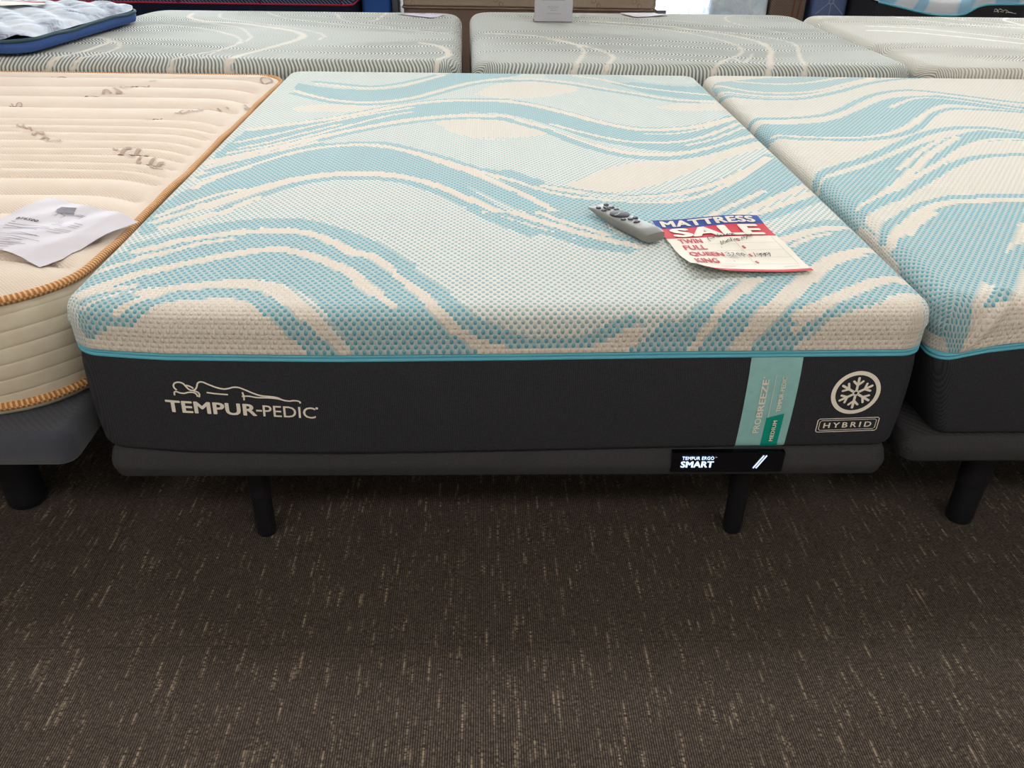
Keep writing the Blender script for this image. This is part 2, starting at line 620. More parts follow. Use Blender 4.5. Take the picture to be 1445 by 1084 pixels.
M['brown_line'] = plain('brown_print', srgb(138, 116, 102), 0.8, 0.2)

def stripe_quilt(name, base, line, pitch, axis='diag', width=0.5):
    n = N(name)
    x, y, z = n.xyz(n.coord())
    s = {'diag': n.math('ADD', x, z), 'x': x, 'z': z}[axis]
    w = n.math('MULTIPLY_ADD', n.math('SINE', n.math('MULTIPLY', s, 2*PI/pitch)), 0.5, 0.5)
    n.set(color=n.mix(n.math('GREATER_THAN', w, width), base, line), rough=0.8, spec=0.2)
    n.bump(w, 0.002, 0.5)
    return n.m
M['navy_stripe'] = stripe_quilt('navy_diagonal_quilt', srgb(36, 46, 78), srgb(120, 128, 152), 0.022, 'diag', 0.72)
M['brown_weave'] = stripe_quilt('brown_herringbone', srgb(104, 88, 80), srgb(128, 110, 98), 0.016, 'diag', 0.5)
M['rust'] = plain('rust_piping', srgb(120, 74, 56), 0.7, 0.2)

def film_material():
    n = N('plastic_film')
    f = n.noise(n.coord(), 6, 4, 0.7)
    n.set(color=n.ramp(f, [(0.35, srgb(204, 224, 244)), (0.6, srgb(236, 244, 252))]), rough=0.2, spec=0.5)
    n.bump(f, 0.03, 0.6)
    return n.m
M['film'] = film_material()
M['pavement'] = plain('pale_concrete', srgb(225, 222, 216), 0.9, 0.1, 0.05, 8)
M['brick'] = plain('pink_paver', srgb(226, 190, 182), 0.9, 0.1, 0.1, 14)

# ------------------------------------------------------------------ the room
X0, X1, Y0, Y1, H = -5.5, 6.5, -4.2, 8.6, 3.0
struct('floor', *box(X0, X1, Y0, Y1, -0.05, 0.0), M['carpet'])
struct('ceiling', *box(X0, X1, Y0, Y1, H, H+0.05), M['ceiling'])
struct('wall_left', *box(X0-0.1, X0, Y0, Y1, 0, H), M['wall'])
struct('wall_right', *box(X1, X1+0.1, Y0, Y1, 0, H), M['wall'])
struct('wall_front', *box(X0-0.1, X1+0.1, Y0-0.1, Y0, 0, H), M['wall'])
struct('wall_back', *join(box(X0-0.1, 0.4, Y1, Y1+0.12, 0, 0.8), box(X0-0.1, X1+0.1, Y1, Y1+0.12, 2.7, H)), M['wall'])
struct('baseboard_left', *box(X0, X0+0.015, Y0, Y1, 0, 0.1), M['metal_frame'])
struct('baseboard_back', *box(X0+0.02, 0.38, Y1-0.015, Y1, 0, 0.1), M['metal_frame'])
wx = [(-5.5, 0.8), (-3.5, 0.8), (-1.5, 0.8), (0.4, 0.0), (1.3, 0.0), (2.305, 0.0), (3.9, 0.0), (5.3, 0.0), (6.5, 0.0)]
for k in range(len(wx)-1):
    (a, zs), b = wx[k], wx[k+1][0]
    wf = struct('window_%d' % (k+1), *join(box(a, a+0.03, Y1, Y1+0.1, zs, 2.7), box(b-0.03, b, Y1, Y1+0.1, zs, 2.7),
                box(a+0.03, b-0.03, Y1, Y1+0.1, 2.64, 2.7), box(a+0.03, b-0.03, Y1, Y1+0.1, zs, zs+0.03)), M['metal_frame'])
    struct('pane', *box(a+0.03, b-0.03, Y1+0.045, Y1+0.055, zs+0.03, 2.64), M['glass'], wf)
# daylight enters through the glazing: light portals in the openings guide the sampling of the sky
for a, b, zs in ((-5.5, 0.4, 0.8), (0.4, 6.5, 0.0)):
    pd = bpy.data.lights.new('daylight_portal', 'AREA')
    pd.shape = 'RECTANGLE'
    pd.size, pd.size_y = b-a, 2.7-zs
    pd.cycles.is_portal = True
    po = bpy.data.objects.new('daylight_portal', pd)
    COL.objects.link(po)
    po.location = ((a+b)/2, Y1+0.13, (2.7+zs)/2)
    po.rotation_euler = (-PI/2, 0, 0)
struct('pavement', *box(-8, 20, Y1+0.14, 30, -0.06, -0.01), M['pavement'])

# ceiling lights: a troffer frame with a glowing diffuser and its lamp
def ceiling_light(x, y, watts, label):
    t = thing('ceiling_light', label, 'light', (x, y, H), 0, 'ceiling troffers')
    fr = join(box(-0.62, 0.62, -0.32, -0.29, -0.03, 0), box(-0.62, 0.62, 0.29, 0.32, -0.03, 0),
              box(-0.62, -0.59, -0.29, 0.29, -0.03, 0), box(0.59, 0.62, -0.29, 0.29, -0.03, 0))
    obj('frame', *fr, M['wall'], t, smooth=False)
    obj('diffuser', *box(-0.59, 0.59, -0.29, 0.29, -0.015, -0.005), M['diffuser'], t, smooth=False)
    ld = bpy.data.lights.new('lamp', 'AREA')
    ld.shape = 'RECTANGLE'
    ld.size, ld.size_y = 1.15, 0.56
    ld.energy = watts
    ld.color = (1.0, 0.945, 0.88) if y < 0 else (0.97, 0.985, 1.0)
    lo = bpy.data.objects.new('lamp', ld)
    COL.objects.link(lo)
    lo.parent = t
    lo.location = (0, 0, -0.05)
for ly, w in ((-2.5, FRONT_WATTS), (1.0, BED_WATTS), (4.4, BACK_WATTS), (7.2, BACK_WATTS)):
    for lx in (-3.6, -1.2, 1.2, 3.6):
        ceiling_light(lx, ly, w, 'recessed rectangular ceiling troffer with glowing diffuser above the mattresses')

# ------------------------------------------------------------------ woven patterns and prints, in metres on the cloth
WAVE_PATTERN = [
('p',0.08,0,"-0.633,1.415 -0.571,1.469 -0.476,1.473 -0.392,1.453 -0.305,1.467 -0.363,1.4 -0.492,1.368 -0.601,1.37"),
('p',0.08,0,"-0.065,1.632 -0.013,1.767 0.051,1.839 0.135,1.87 0.253,1.85 0.301,1.771 0.247,1.667 0.129,1.585 0.011,1.571"),
('p',0.08,0,"-0.085,1.302 0.007,1.29 0.087,1.204 0.15,1.129 0.075,1.091 -0.011,1.075 -0.082,1.086 0.036,1.05 -0.045,1.061 -0.117,1.125 -0.181,1.252 -0.107,1.292 0.008,1.281"),
('p',0.05,0,"0.161,0.67 0.283,0.809 0.384,0.872 0.5,0.917 0.616,0.998 0.725,1.087 0.765,1.049 0.644,0.945 0.52,0.822 0.421,0.719 0.321,0.639 0.246,0.619 0.194,0.629"),
('p',0.08,0,"0.51,1.476 0.606,1.541 0.699,1.538 0.756,1.547 0.757,1.469 0.642,1.437 0.562,1.443"),
('p',1,0,"-0.684,1.79 -0.619,1.743 -0.543,1.706 -0.454,1.687 -0.369,1.699 -0.296,1.761 -0.222,1.877 -0.153,2.001 -0.039,2.017 0.115,2.026 0.06,1.938 -0.038,1.878 -0.137,1.786 -0.211,1.676 -0.282,1.58 -0.36,1.525 -0.44,1.514 -0.527,1.546 -0.603,1.602 -0.677,1.684"),
('p',0.55,0,"0.189,2.002 0.315,2.009 0.438,1.997 0.506,1.936 0.587,1.859 0.676,1.838 0.743,1.85 0.761,1.585 0.674,1.581 0.578,1.614 0.501,1.672 0.387,1.738 0.288,1.826 0.202,1.9"),
('p',1,0,"0.418,1.842 0.514,1.864 0.599,1.825 0.687,1.804 0.747,1.807 0.757,1.622 0.678,1.596 0.591,1.637 0.514,1.696"),
('s',1,0.025,"-0.632,1.819 -0.537,1.781 -0.444,1.744 -0.376,1.765 -0.293,1.846 -0.217,1.95"),
('s',0,0.02,"-0.617,1.785 -0.531,1.74 -0.44,1.716 -0.355,1.737 -0.273,1.821 -0.189,1.951"),
('s',0,0.023,"-0.674,1.668 -0.59,1.58 -0.516,1.525 -0.414,1.497 -0.319,1.527 -0.241,1.604 -0.119,1.778 -0.029,1.87 0.059,1.92 -0.003,1.871 0.137,1.906 0.272,1.851 0.372,1.762 0.477,1.686 0.592,1.599 0.757,1.57"),
('s',1,0.025,"-0.675,1.629 -0.585,1.547 -0.511,1.493 -0.411,1.469 -0.316,1.498 -0.231,1.575 -0.118,1.737 -0.029,1.83 0.058,1.879 -0.004,1.836 0.135,1.87 0.268,1.812 0.368,1.729 0.472,1.655 0.586,1.569 0.669,1.558"),
('s',0,0.02,"0.301,1.971 0.39,1.911 0.486,1.802 0.567,1.748 0.666,1.704 0.74,1.676"),
('p',1,0,"-0.712,1.145 -0.592,1.245 -0.491,1.311 -0.423,1.377 -0.314,1.47 -0.196,1.547 -0.072,1.568 0.05,1.562 0.011,1.571 0.11,1.521 0.232,1.396 0.316,1.296 0.405,1.224 0.504,1.222 0.587,1.255 0.662,1.31 0.754,1.391 0.775,1.186 0.69,1.121 0.584,1.012 0.505,0.972 0.415,0.974 0.338,1.017 0.261,1.079 0.176,1.187 0.099,1.294 0.008,1.363 -0.087,1.372 0.044,1.352 -0.069,1.36 -0.185,1.329 -0.296,1.272 -0.43,1.156 -0.529,1.063 -0.633,0.942 -0.728,0.88"),
('s',0,0.031,"-0.698,1.16 -0.588,1.225 -0.487,1.289 -0.412,1.352 -0.311,1.443 -0.195,1.518 -0.071,1.538 0.049,1.529 0.01,1.538 0.108,1.489 0.229,1.366 0.312,1.269 0.401,1.198 0.499,1.196 0.581,1.228 0.655,1.282 0.746,1.361"),
('s',0,0.016,"-0.707,1.026 -0.633,1.093 -0.545,1.188 -0.415,1.314 -0.307,1.396 -0.262,1.431"),
('s',0,0.016,"-0.702,0.928 -0.622,0.983 -0.532,1.078 -0.423,1.21 -0.331,1.317 -0.258,1.371"),
('s',0,0.014,"-0.687,0.971 -0.619,1.029 -0.54,1.124 -0.454,1.221"),
('s',0,0.017,"0.164,1.236 0.246,1.147 0.345,1.066 0.428,1.048 0.502,1.063 0.586,1.117 0.712,1.26 0.758,1.317"),
('s',0,0.012,"0.429,1.139 0.52,1.154 0.617,1.221 0.731,1.335"),
('s',0,0.012,"0.524,1.028 0.611,1.096 0.714,1.212 0.768,1.268"),
('s',0,0.031,"-0.736,0.84 -0.658,0.91 -0.548,1.016 -0.428,1.136 -0.294,1.248 -0.184,1.304 -0.069,1.331 0.043,1.314 0.007,1.331 0.104,1.234 0.204,1.088 0.279,0.992 0.355,0.943 0.449,0.932 0.54,0.973 0.625,1.036 0.731,1.133 0.776,1.163"),
('s',1,0.032,"0.138,1.168 0.202,1.061 0.276,0.963 0.35,0.91 0.442,0.899 0.532,0.939 0.636,1.024 0.729,1.1 0.774,1.129"),
('s',1,0.024,"-0.484,1.046 -0.392,1.138 -0.291,1.215 -0.182,1.274 -0.069,1.3 0.042,1.282 0.007,1.306 0.102,1.204 0.138,1.168"),
('p',0.05,0,"-0.723,0.772 -0.7,0.87 -0.609,0.926 -0.519,1.012 -0.468,1.028 -0.507,0.943 -0.602,0.835 -0.667,0.749 -0.73,0.691"),
('s',1,0.024,"-0.711,0.772 -0.643,0.849 -0.558,0.932 -0.478,1.008"),
('s',1,0.024,"-0.715,0.721 -0.645,0.806 -0.564,0.897 -0.48,0.978"),
('s',1,0.024,"-0.482,0.993 -0.377,1.021 -0.3,1.014 -0.213,0.947 -0.129,0.871 -0.05,0.785 0.027,0.71 0.018,0.775 0.096,0.688"),
('p',1,0,"-0.747,0.512 -0.726,0.602 -0.693,0.688 -0.629,0.791 -0.556,0.892 -0.47,0.959 -0.372,0.986 -0.267,0.948 -0.182,0.869 -0.094,0.778 -0.031,0.708 0.025,0.652 -0.039,0.79 0.018,0.76 0.095,0.682 0.177,0.644 0.257,0.607 0.34,0.607 0.417,0.638 0.512,0.707 0.606,0.803 0.713,0.947 0.745,0.948 0.757,0.866 0.777,0.759 0.757,0.707 0.675,0.629 0.572,0.521 0.496,0.429 0.434,0.419 0.34,0.417 0.278,0.435 0.212,0.433 0.184,0.373 0.136,0.432 0.04,0.494 -0.074,0.649 0.021,0.469 -0.004,0.485 -0.06,0.559 -0.12,0.633 -0.184,0.699 -0.248,0.743 -0.312,0.762 -0.386,0.756 -0.461,0.727 -0.53,0.677 -0.586,0.616 -0.644,0.514 -0.685,0.418 -0.717,0.331 -0.758,0.417"),
('s',0,0.02,"-0.707,0.635 -0.673,0.722 -0.606,0.828 -0.531,0.928 -0.459,0.979 -0.374,1.001 -0.283,0.974 -0.196,0.896 -0.095,0.784"),
('s',0,0.02,"-0.297,0.984 -0.211,0.924 -0.128,0.831 -0.044,0.728 0.025,0.633 -0.014,0.693 0.055,0.597 0.113,0.495 0.161,0.417"),
('s',0,0.016,"-0.198,0.915 -0.095,0.814 -0,0.725 -0.039,0.759 0.023,0.71 0.098,0.631 0.171,0.582 0.251,0.562 0.342,0.55 0.415,0.565 0.493,0.625 0.607,0.756 0.727,0.923"),
('s',0,0.023,"0.106,0.657 0.175,0.618 0.254,0.587 0.336,0.585 0.412,0.61 0.512,0.682 0.616,0.79 0.713,0.923"),
('s',0.4,0.03,"0.208,0.6 0.276,0.573 0.345,0.568 0.42,0.59"),
('s',0,0.039,"-0.644,0.514 -0.614,0.548 -0.559,0.624 -0.486,0.697 -0.402,0.739 -0.311,0.745 -0.234,0.719 -0.151,0.651 -0.06,0.539 -0.004,0.469 0.02,0.438 -0.05,0.517 0.011,0.446 0.078,0.371"),
('s',1,0.028,"-0.607,0.482 -0.548,0.579 -0.479,0.663 -0.397,0.707 -0.306,0.709 -0.231,0.688 -0.149,0.618 -0.06,0.509 0.006,0.43 -0.06,0.492 -0.006,0.422 0.061,0.35"),
('s',0,0.017,"-0.726,0.448 -0.678,0.537 -0.628,0.6 -0.589,0.627"),
('s',0,0.017,"-0.727,0.403 -0.683,0.465 -0.621,0.531"),
('s',0,0.023,"-0.694,0.381 -0.645,0.427 -0.591,0.482 -0.546,0.567"),
('s',0.4,0.05,"-0.687,0.332 -0.634,0.39 -0.579,0.435 -0.527,0.533"),
('s',0,0.016,"0.417,0.418 0.493,0.502 0.573,0.586 0.624,0.639"),
('s',0,0.023,"0.474,0.429 0.55,0.503 0.64,0.591 0.747,0.697"),
('s',0,0.023,"0.502,0.429 0.572,0.479 0.658,0.556 0.755,0.649"),
('s',1,0.034,"0.524,0.429 0.584,0.463 0.676,0.54 0.761,0.612"),
('p',1,0,"-0.017,0.477 0.045,0.478 0.203,0.481 0.232,0.359 0.275,0.325 0.266,0.265 0.209,0.286 0.163,0.312 0.093,0.38 0.035,0.427"),
('s',0,0.023,"0.027,0.478 0.095,0.416 0.155,0.363 0.214,0.319 0.269,0.287"),
('s',0,0.016,"0.081,0.479 0.131,0.423 0.179,0.381 0.217,0.347"),
('s',0,0.016,"-0.035,0.477 0.034,0.415 0.092,0.366"),
('s',1,0.025,"-0.026,0.464 0.042,0.396 0.111,0.343 0.169,0.291 0.247,0.26"),
('p',1,0,"-0.741,0.223 -0.694,0.274 -0.637,0.318 -0.567,0.356 -0.49,0.383 -0.427,0.381 -0.362,0.344 -0.308,0.284 -0.271,0.243 -0.259,0.233 -0.192,0.138 -0.142,0.06 -0.105,-0.021 -0.071,-0.057 -0.046,-0.076 -0.021,-0.097 -0.249,-0.097 -0.268,-0.065 -0.279,-0.037 -0.287,-0.026 -0.302,0.002 -0.336,0.059 -0.371,0.092 -0.408,0.118 -0.451,0.128 -0.505,0.126 -0.559,0.112 -0.604,0.095 -0.649,0.073 -0.69,0.044 -0.721,0.006 -0.747,0.032 -0.751,0.133"),
('s',1,0.052,"-0.7,0.269 -0.653,0.318 -0.61,0.363 -0.556,0.396 -0.497,0.411 -0.433,0.41 -0.363,0.375 -0.294,0.317 -0.257,0.28 -0.189,0.189"),
('s',0,0.025,"-0.701,0.248 -0.665,0.28 -0.635,0.31 -0.564,0.345 -0.486,0.364 -0.424,0.365 -0.364,0.334 -0.307,0.276 -0.286,0.251 -0.252,0.238 -0.185,0.147 -0.16,0.111"),
('s',0,0.016,"-0.684,0.223 -0.635,0.259 -0.591,0.297 -0.541,0.319"),
('s',0,0.016,"-0.747,0.133 -0.718,0.17 -0.681,0.213 -0.645,0.244"),
('s',0,0.035,"-0.185,0.147 -0.144,0.081 -0.108,0.009 -0.083,-0.026 -0.056,-0.045 -0.028,-0.073 -0.014,-0.097"),
('s',1,0.034,"-0.189,0.187 -0.146,0.12 -0.115,0.073 -0.084,0.012 -0.056,-0.021 -0.021,-0.04 0.011,-0.057 0.035,-0.065 0.089,-0.065 0.139,-0.065 0.169,-0.048 0.203,-0.027 0.22,-0.025"),
('s',0,0.027,"-0.733,0.032 -0.706,0.084 -0.671,0.133 -0.629,0.17 -0.567,0.214 -0.517,0.244 -0.463,0.265 -0.416,0.265 -0.359,0.232 -0.301,0.183 -0.273,0.156 -0.266,0.137 -0.226,0.076"),
('s',0,0.014,"-0.248,0.111 -0.218,0.064 -0.189,0.023"),
('p',0,0,"-0.719,-0.005 -0.687,0.036 -0.646,0.065 -0.602,0.089 -0.558,0.108 -0.505,0.124 -0.451,0.127 -0.408,0.114 -0.368,0.079 -0.323,0.011 -0.294,-0.031 -0.267,-0.073 -0.251,-0.097 -0.311,-0.098 -0.326,-0.069 -0.355,-0.022 -0.385,0.013 -0.427,0.042 -0.518,0.045 -0.56,0.025 -0.605,-0.005 -0.646,-0.026 -0.678,-0.05 -0.725,-0.073 -0.746,-0.073 -0.742,-0.034"),
('p',0,0,"-0.677,-0.046 -0.645,-0.022 -0.6,0.001 -0.561,0.029 -0.518,0.045 -0.428,0.046 -0.388,0.013 -0.356,-0.03 -0.33,-0.069 -0.311,-0.098 -0.745,-0.098 -0.739,-0.073"),
('s',1,0.04,"-0.644,-0.016 -0.621,0.007 -0.602,0.036 -0.558,0.06 -0.507,0.069 -0.454,0.068 -0.422,0.05 -0.384,0.006 -0.356,-0.026 -0.331,-0.055 -0.303,-0.085"),
('p',1,0,"-0.734,0 -0.71,0 -0.689,0.024 -0.652,0.061 -0.615,0.044 -0.591,0.025 -0.618,-0.011 -0.664,-0.034 -0.701,-0.058 -0.737,-0.066 -0.74,-0.05"),
('s',0,0.017,"-0.737,0.024 -0.709,0.056 -0.682,0.077 -0.652,0.09"),
('s',0,0.016,"-0.652,-0.005 -0.62,0.04 -0.594,0.065"),
('p',0,0,"-0.035,-0.085 -0.014,-0.065 0.018,-0.071 0.089,-0.075 0.143,-0.071 0.177,-0.056 0.211,-0.032 0.239,-0.032 0.23,-0.071 0.233,-0.104 -0.035,-0.097"),
('p',1,0,"0.223,-0.071 0.247,-0.054 0.266,-0.03 0.295,0.004 0.348,0.077 0.408,0.135 0.498,0.147 0.564,0.157 0.556,0.269 0.57,0.314 0.62,0.374 0.673,0.411 0.723,0.425 0.751,0.425 0.763,0.352 0.773,0.272 0.76,0.14 0.755,0.075 0.752,0.062 0.735,0.058 0.697,0.058 0.648,0.022 0.607,0.004 0.567,-0.014 0.542,-0.038 0.511,-0.07 0.495,-0.104 0.219,-0.104"),
('s',1,0.034,"0.545,0.303 0.62,0.376 0.674,0.414 0.725,0.43 0.746,0.425"),
('s',0,0.027,"0.565,0.314 0.635,0.365 0.689,0.392 0.74,0.398 0.757,0.383"),
('s',0,0.012,"0.584,0.292 0.639,0.338 0.687,0.363"),
('s',0,0.017,"0.473,0.128 0.422,0.069 0.37,-0.002 0.348,-0.042 0.327,-0.079"),
('s',0,0.014,"0.453,0.127 0.399,0.056 0.364,0.004"),
('s',0.35,0.03,"0.432,0.137 0.384,0.099 0.344,0.055 0.294,-0.008"),
('s',0,0.035,"0.552,0.119 0.504,0.056 0.453,-0.008 0.432,-0.041 0.412,-0.079"),
('s',0,0.027,"0.552,0.119 0.602,0.185 0.652,0.233 0.691,0.258 0.73,0.272 0.758,0.265 0.766,0.255"),
('s',0,0.016,"0.56,0.11 0.615,0.177 0.665,0.223 0.711,0.244"),
('s',0,0.031,"0.756,0.111 0.718,0.124 0.671,0.105 0.624,0.073 0.576,0.036 0.534,0.001 0.51,-0.013"),
('s',0,0.014,"0.548,-0.001 0.523,-0.021 0.505,-0.041"),
('p',0,0,"0.756,0.054 0.705,0.058 0.649,0.014 0.61,0 0.57,-0.019 0.546,-0.043 0.52,-0.075 0.503,-0.104 0.776,-0.104 0.748,0.012")]
WAVE_PATTERN_RIGHT = [
('p',0.12,0,"0.811,1.642 0.902,1.542 1.06,1.549 1.197,1.625 1.325,1.704 1.18,1.456 1.039,1.357 0.915,1.337 0.801,1.317"),
('p',0.85,0,"0.781,1.821 0.916,1.886 1.107,1.947 1.466,1.967 1.368,1.854 1.232,1.718 1.081,1.612 0.962,1.586 0.846,1.622 0.772,1.713"),
('s',0,0.022,"0.892,1.86 1.024,1.819 1.142,1.841 1.273,1.922 1.34,1.96"),
('s',0,0.023,"0.801,1.799 0.904,1.69 1.019,1.667 1.147,1.71 1.316,1.851 1.445,1.958"),
('s',0,0.023,"0.774,1.721 0.853,1.651 0.968,1.607 1.088,1.634 1.245,1.753 1.378,1.879 1.452,1.933"),
('s',1,0.024,"0.763,1.676 0.84,1.601 0.955,1.565 1.074,1.591 1.225,1.699 1.379,1.838 1.52,1.928 1.622,1.959"),
('s',1,0.025,"0.76,1.301 0.905,1.304 1.025,1.339 1.119,1.416 1.232,1.551 1.34,1.661 1.45,1.725 1.531,1.722 1.625,1.661 1.713,1.594 1.8,1.543 1.994,1.473 2.288,1.447 2.532,1.277 2.927,1.225 3.67,1.345"),
('p',1,0,"0.745,1.244 0.814,1.238 0.896,1.23 1.038,1.275 1.178,1.412 1.312,1.554 1.401,1.614 1.473,1.632 1.576,1.644 1.694,1.559 1.775,1.499 1.966,1.43 2.257,1.405 2.499,1.239 2.89,1.188 3.621,1.305 3.424,1.143 2.709,1.01 2.36,1.079 2.173,1.293 1.902,1.33 1.732,1.423 1.64,1.457 1.548,1.505 1.467,1.482 1.338,1.334 1.216,1.188 1.115,1.111 1,1.077 0.9,1.079 0.806,1.095 0.74,1.098"),
('s',0,0.017,"1.302,1.455 1.426,1.58 1.511,1.609 1.612,1.555 1.743,1.443 1.932,1.376 2.217,1.352 2.457,1.191 2.843,1.141 3.559,1.254"),
('s',0,0.014,"1.514,1.684 1.607,1.624 1.69,1.552 1.769,1.489 1.96,1.421 2.25,1.396 2.491,1.231 2.882,1.18 3.61,1.295"),
('s',1,0.028,"0.792,1.095 0.863,1.067 0.934,1.06 1.038,1.054 1.162,1.095 1.273,1.19 1.389,1.348 1.473,1.431 1.554,1.441 1.638,1.426 1.721,1.404 1.908,1.339 2.19,1.316 2.429,1.158 2.81,1.109 3.516,1.219"),
('s',0,0.016,"0.797,1.11 0.872,1.093 0.941,1.08 1.048,1.079 1.158,1.118 1.273,1.223 1.385,1.372 1.481,1.463"),
('s',1,0.032,"0.772,0.699 0.888,0.795 0.991,0.87 1.114,0.985 1.25,1.111 1.367,1.183 1.473,1.198 1.539,1.163 1.57,1.138 1.743,1.083 2.002,1.062 2.23,0.929 2.583,0.886 3.22,0.977"),
('p',1,0,"0.745,0.653 0.834,0.71 0.911,0.76 1.047,0.872 1.205,1.011 1.328,1.089 1.446,1.16 1.561,1.122 1.733,1.068 1.991,1.047 2.218,0.915 2.569,0.873 3.203,0.962 3.029,0.82 2.411,0.717 2.095,0.773 1.914,0.943 1.672,0.973 1.518,1.046 1.419,1.042 1.314,0.968 1.174,0.813 1.072,0.697 0.962,0.605 0.859,0.489 0.782,0.427 0.71,0.426"),
('s',0,0.023,"0.81,0.473 0.93,0.596 1.052,0.744 1.184,0.913 1.338,1.081"),
('s',0,0.02,"0.9,0.55 1.037,0.696 1.169,0.827 1.301,0.968 1.42,1.057 1.526,1.061 1.695,1.008 1.948,0.988 2.172,0.862 2.516,0.821 3.134,0.906"),
('s',0,0.016,"1.035,0.773 1.174,0.946 1.291,1.067"),
('s',1,0.028,"0.908,0.53 1.043,0.66 1.176,0.793 1.294,0.879 1.437,0.905 1.599,0.858 1.837,0.84 2.054,0.726 2.381,0.688 2.96,0.764"),
('s',1,0.034,"0.782,0.427 0.848,0.489 0.951,0.58"),
('p',0.8,0,"0.76,0.465 0.793,0.436 0.787,0.3 0.769,0.144 0.791,0.251 0.789,0.335 0.779,0.427"),
('p',1,0,"0.791,0.251 0.842,0.31 0.904,0.391 0.988,0.47 1.038,0.501 1.093,0.512 1.272,0.516 1.474,0.449 1.592,0.295 1.578,0.167 1.397,0.093 1.272,0.164 1.201,0.289 1.143,0.386 1.092,0.322 1.018,0.23 0.945,0.138 0.875,0.055 0.84,0.007 0.837,-0.025 0.83,-0.055 0.822,-0.092 0.775,-0.092 0.737,-0.029 0.757,0.144"),
('s',1,0.034,"0.797,0.309 0.843,0.372 0.89,0.419 0.939,0.469 0.993,0.51 1.059,0.545 1.115,0.555 1.26,0.558 1.481,0.51 1.643,0.357 1.671,0.168"),
('s',0,0.027,"0.795,0.275 0.863,0.358 0.93,0.434 0.989,0.488 1.047,0.52 1.101,0.529 1.247,0.534 1.46,0.479 1.621,0.33 1.65,0.145"),
('s',0,0.016,"0.859,0.319 0.917,0.391 0.978,0.45"),
('s',1,0.034,"0.881,-0.001 0.954,0.103 1.041,0.207 1.085,0.255"),
('s',1,0.024,"0.905,0.075 0.974,0.16 1.068,0.254"),
('p',0,0,"0.842,-0.031 0.848,-0.015 0.884,-0.001 1.007,0.024 1.031,-0.104 0.834,-0.104 0.834,-0.058")]
CREAM_PRINT = [
(0,0.008,"-1.585,1.902 -1.571,1.883 -1.556,1.876 -1.543,1.892 -1.541,1.917 -1.561,1.929 -1.579,1.923"),
(1,0.006,"-1.520,1.457 -1.522,1.476 -1.507,1.462 -1.530,1.490"),
(2,0.006,"-1.512,1.462 -1.512,1.481 -1.510,1.496 -1.497,1.487 -1.492,1.458 -1.503,1.459"),
(3,0.006,"-1.369,1.191 -1.376,1.211 -1.368,1.216 -1.354,1.200 -1.359,1.188 -1.370,1.195"),
(4,0.006,"-1.355,1.192 -1.339,1.181 -1.331,1.185 -1.320,1.169"),
(5,0.006,"-1.322,1.131 -1.323,1.144 -1.307,1.131 -1.295,1.128 -1.282,1.124 -1.283,1.105 -1.292,1.113"),
(6,0.006,"-1.301,1.154 -1.282,1.128 -1.262,1.110 -1.259,1.114 -1.283,1.140"),
(7,0.007,"-1.260,1.086 -1.251,1.095 -1.236,1.088"),
(8,0.006,"-1.232,1.056 -1.211,1.035 -1.197,1.042 -1.182,1.039 -1.197,1.060 -1.211,1.056"),
(9,0.012,"-1.352,1.618 -1.333,1.594 -1.319,1.602 -1.308,1.621"),
(10,0.012,"-1.301,1.635 -1.308,1.672 -1.299,1.669 -1.276,1.640"),
(11,0.013,"-1.291,1.701 -1.255,1.660 -1.246,1.647 -1.263,1.645"),
(12,0.01,"-1.282,1.735 -1.262,1.703 -1.246,1.713 -1.238,1.737 -1.257,1.767 -1.276,1.751"),
(13,0.01,"-1.245,1.776 -1.224,1.745 -1.208,1.758 -1.200,1.784"),
(14,0.01,"-1.210,1.814 -1.188,1.824"),
(15,0.009,"-1.045,1.302 -1.032,1.285 -1.019,1.285"),
(16,0.008,"-1.034,1.323 -1.017,1.300 -1.009,1.330"),
(17,0.008,"-0.980,1.365 -0.966,1.368"),
(18,0.008,"-0.970,1.381 -0.957,1.363 -0.947,1.379 -0.945,1.397 -0.962,1.403 -0.968,1.381"),
(19,0.008,"-0.942,1.405 -0.928,1.390 -0.919,1.406"),
(20,0.008,"-0.929,1.433 -0.915,1.411 -0.912,1.434 -0.923,1.440"),
(21,0.009,"-0.901,1.455 -0.886,1.441"),
(22,0.008,"-0.885,1.481 -0.867,1.465"),
(23,0.008,"-0.859,1.490 -0.849,1.482"),
(24,0.007,"-1.017,0.974 -1.009,0.963 -1.000,0.966"),
(25,0.013,"-0.992,0.991 -0.985,0.994 -0.975,0.990"),
(26,0.014,"-0.958,0.981 -0.949,0.970 -0.951,0.948 -0.956,0.929 -0.966,0.921 -0.979,0.926 -0.986,0.936 -0.987,0.955 -0.983,0.971 -0.969,0.975"),
(27,0.012,"-0.941,0.927 -0.931,0.935 -0.922,0.936 -0.912,0.925"),
(28,0.006,"-0.952,0.905 -0.940,0.903 -0.933,0.907"),
(29,0.008,"-0.919,0.909 -0.922,0.893 -0.923,0.880 -0.917,0.873 -0.915,0.880"),
(30,0.01,"-0.881,0.907 -0.887,0.894 -0.890,0.873 -0.891,0.858"),
(31,0.013,"-0.856,0.879 -0.866,0.876 -0.870,0.863 -0.877,0.857"),
(32,0.01,"-0.877,0.838 -0.864,0.831 -0.852,0.831 -0.841,0.840"),
(33,0.009,"-0.851,1.929 -0.848,1.949 -0.830,1.960 -0.813,1.941 -0.808,1.918 -0.820,1.903 -0.838,1.906 -0.851,1.929"),
(34,0.009,"-0.807,1.510 -0.803,1.532 -0.816,1.547 -0.809,1.547"),
(35,0.008,"-0.800,1.510 -0.797,1.540 -0.786,1.541 -0.776,1.530 -0.773,1.504 -0.786,1.511 -0.791,1.503")]
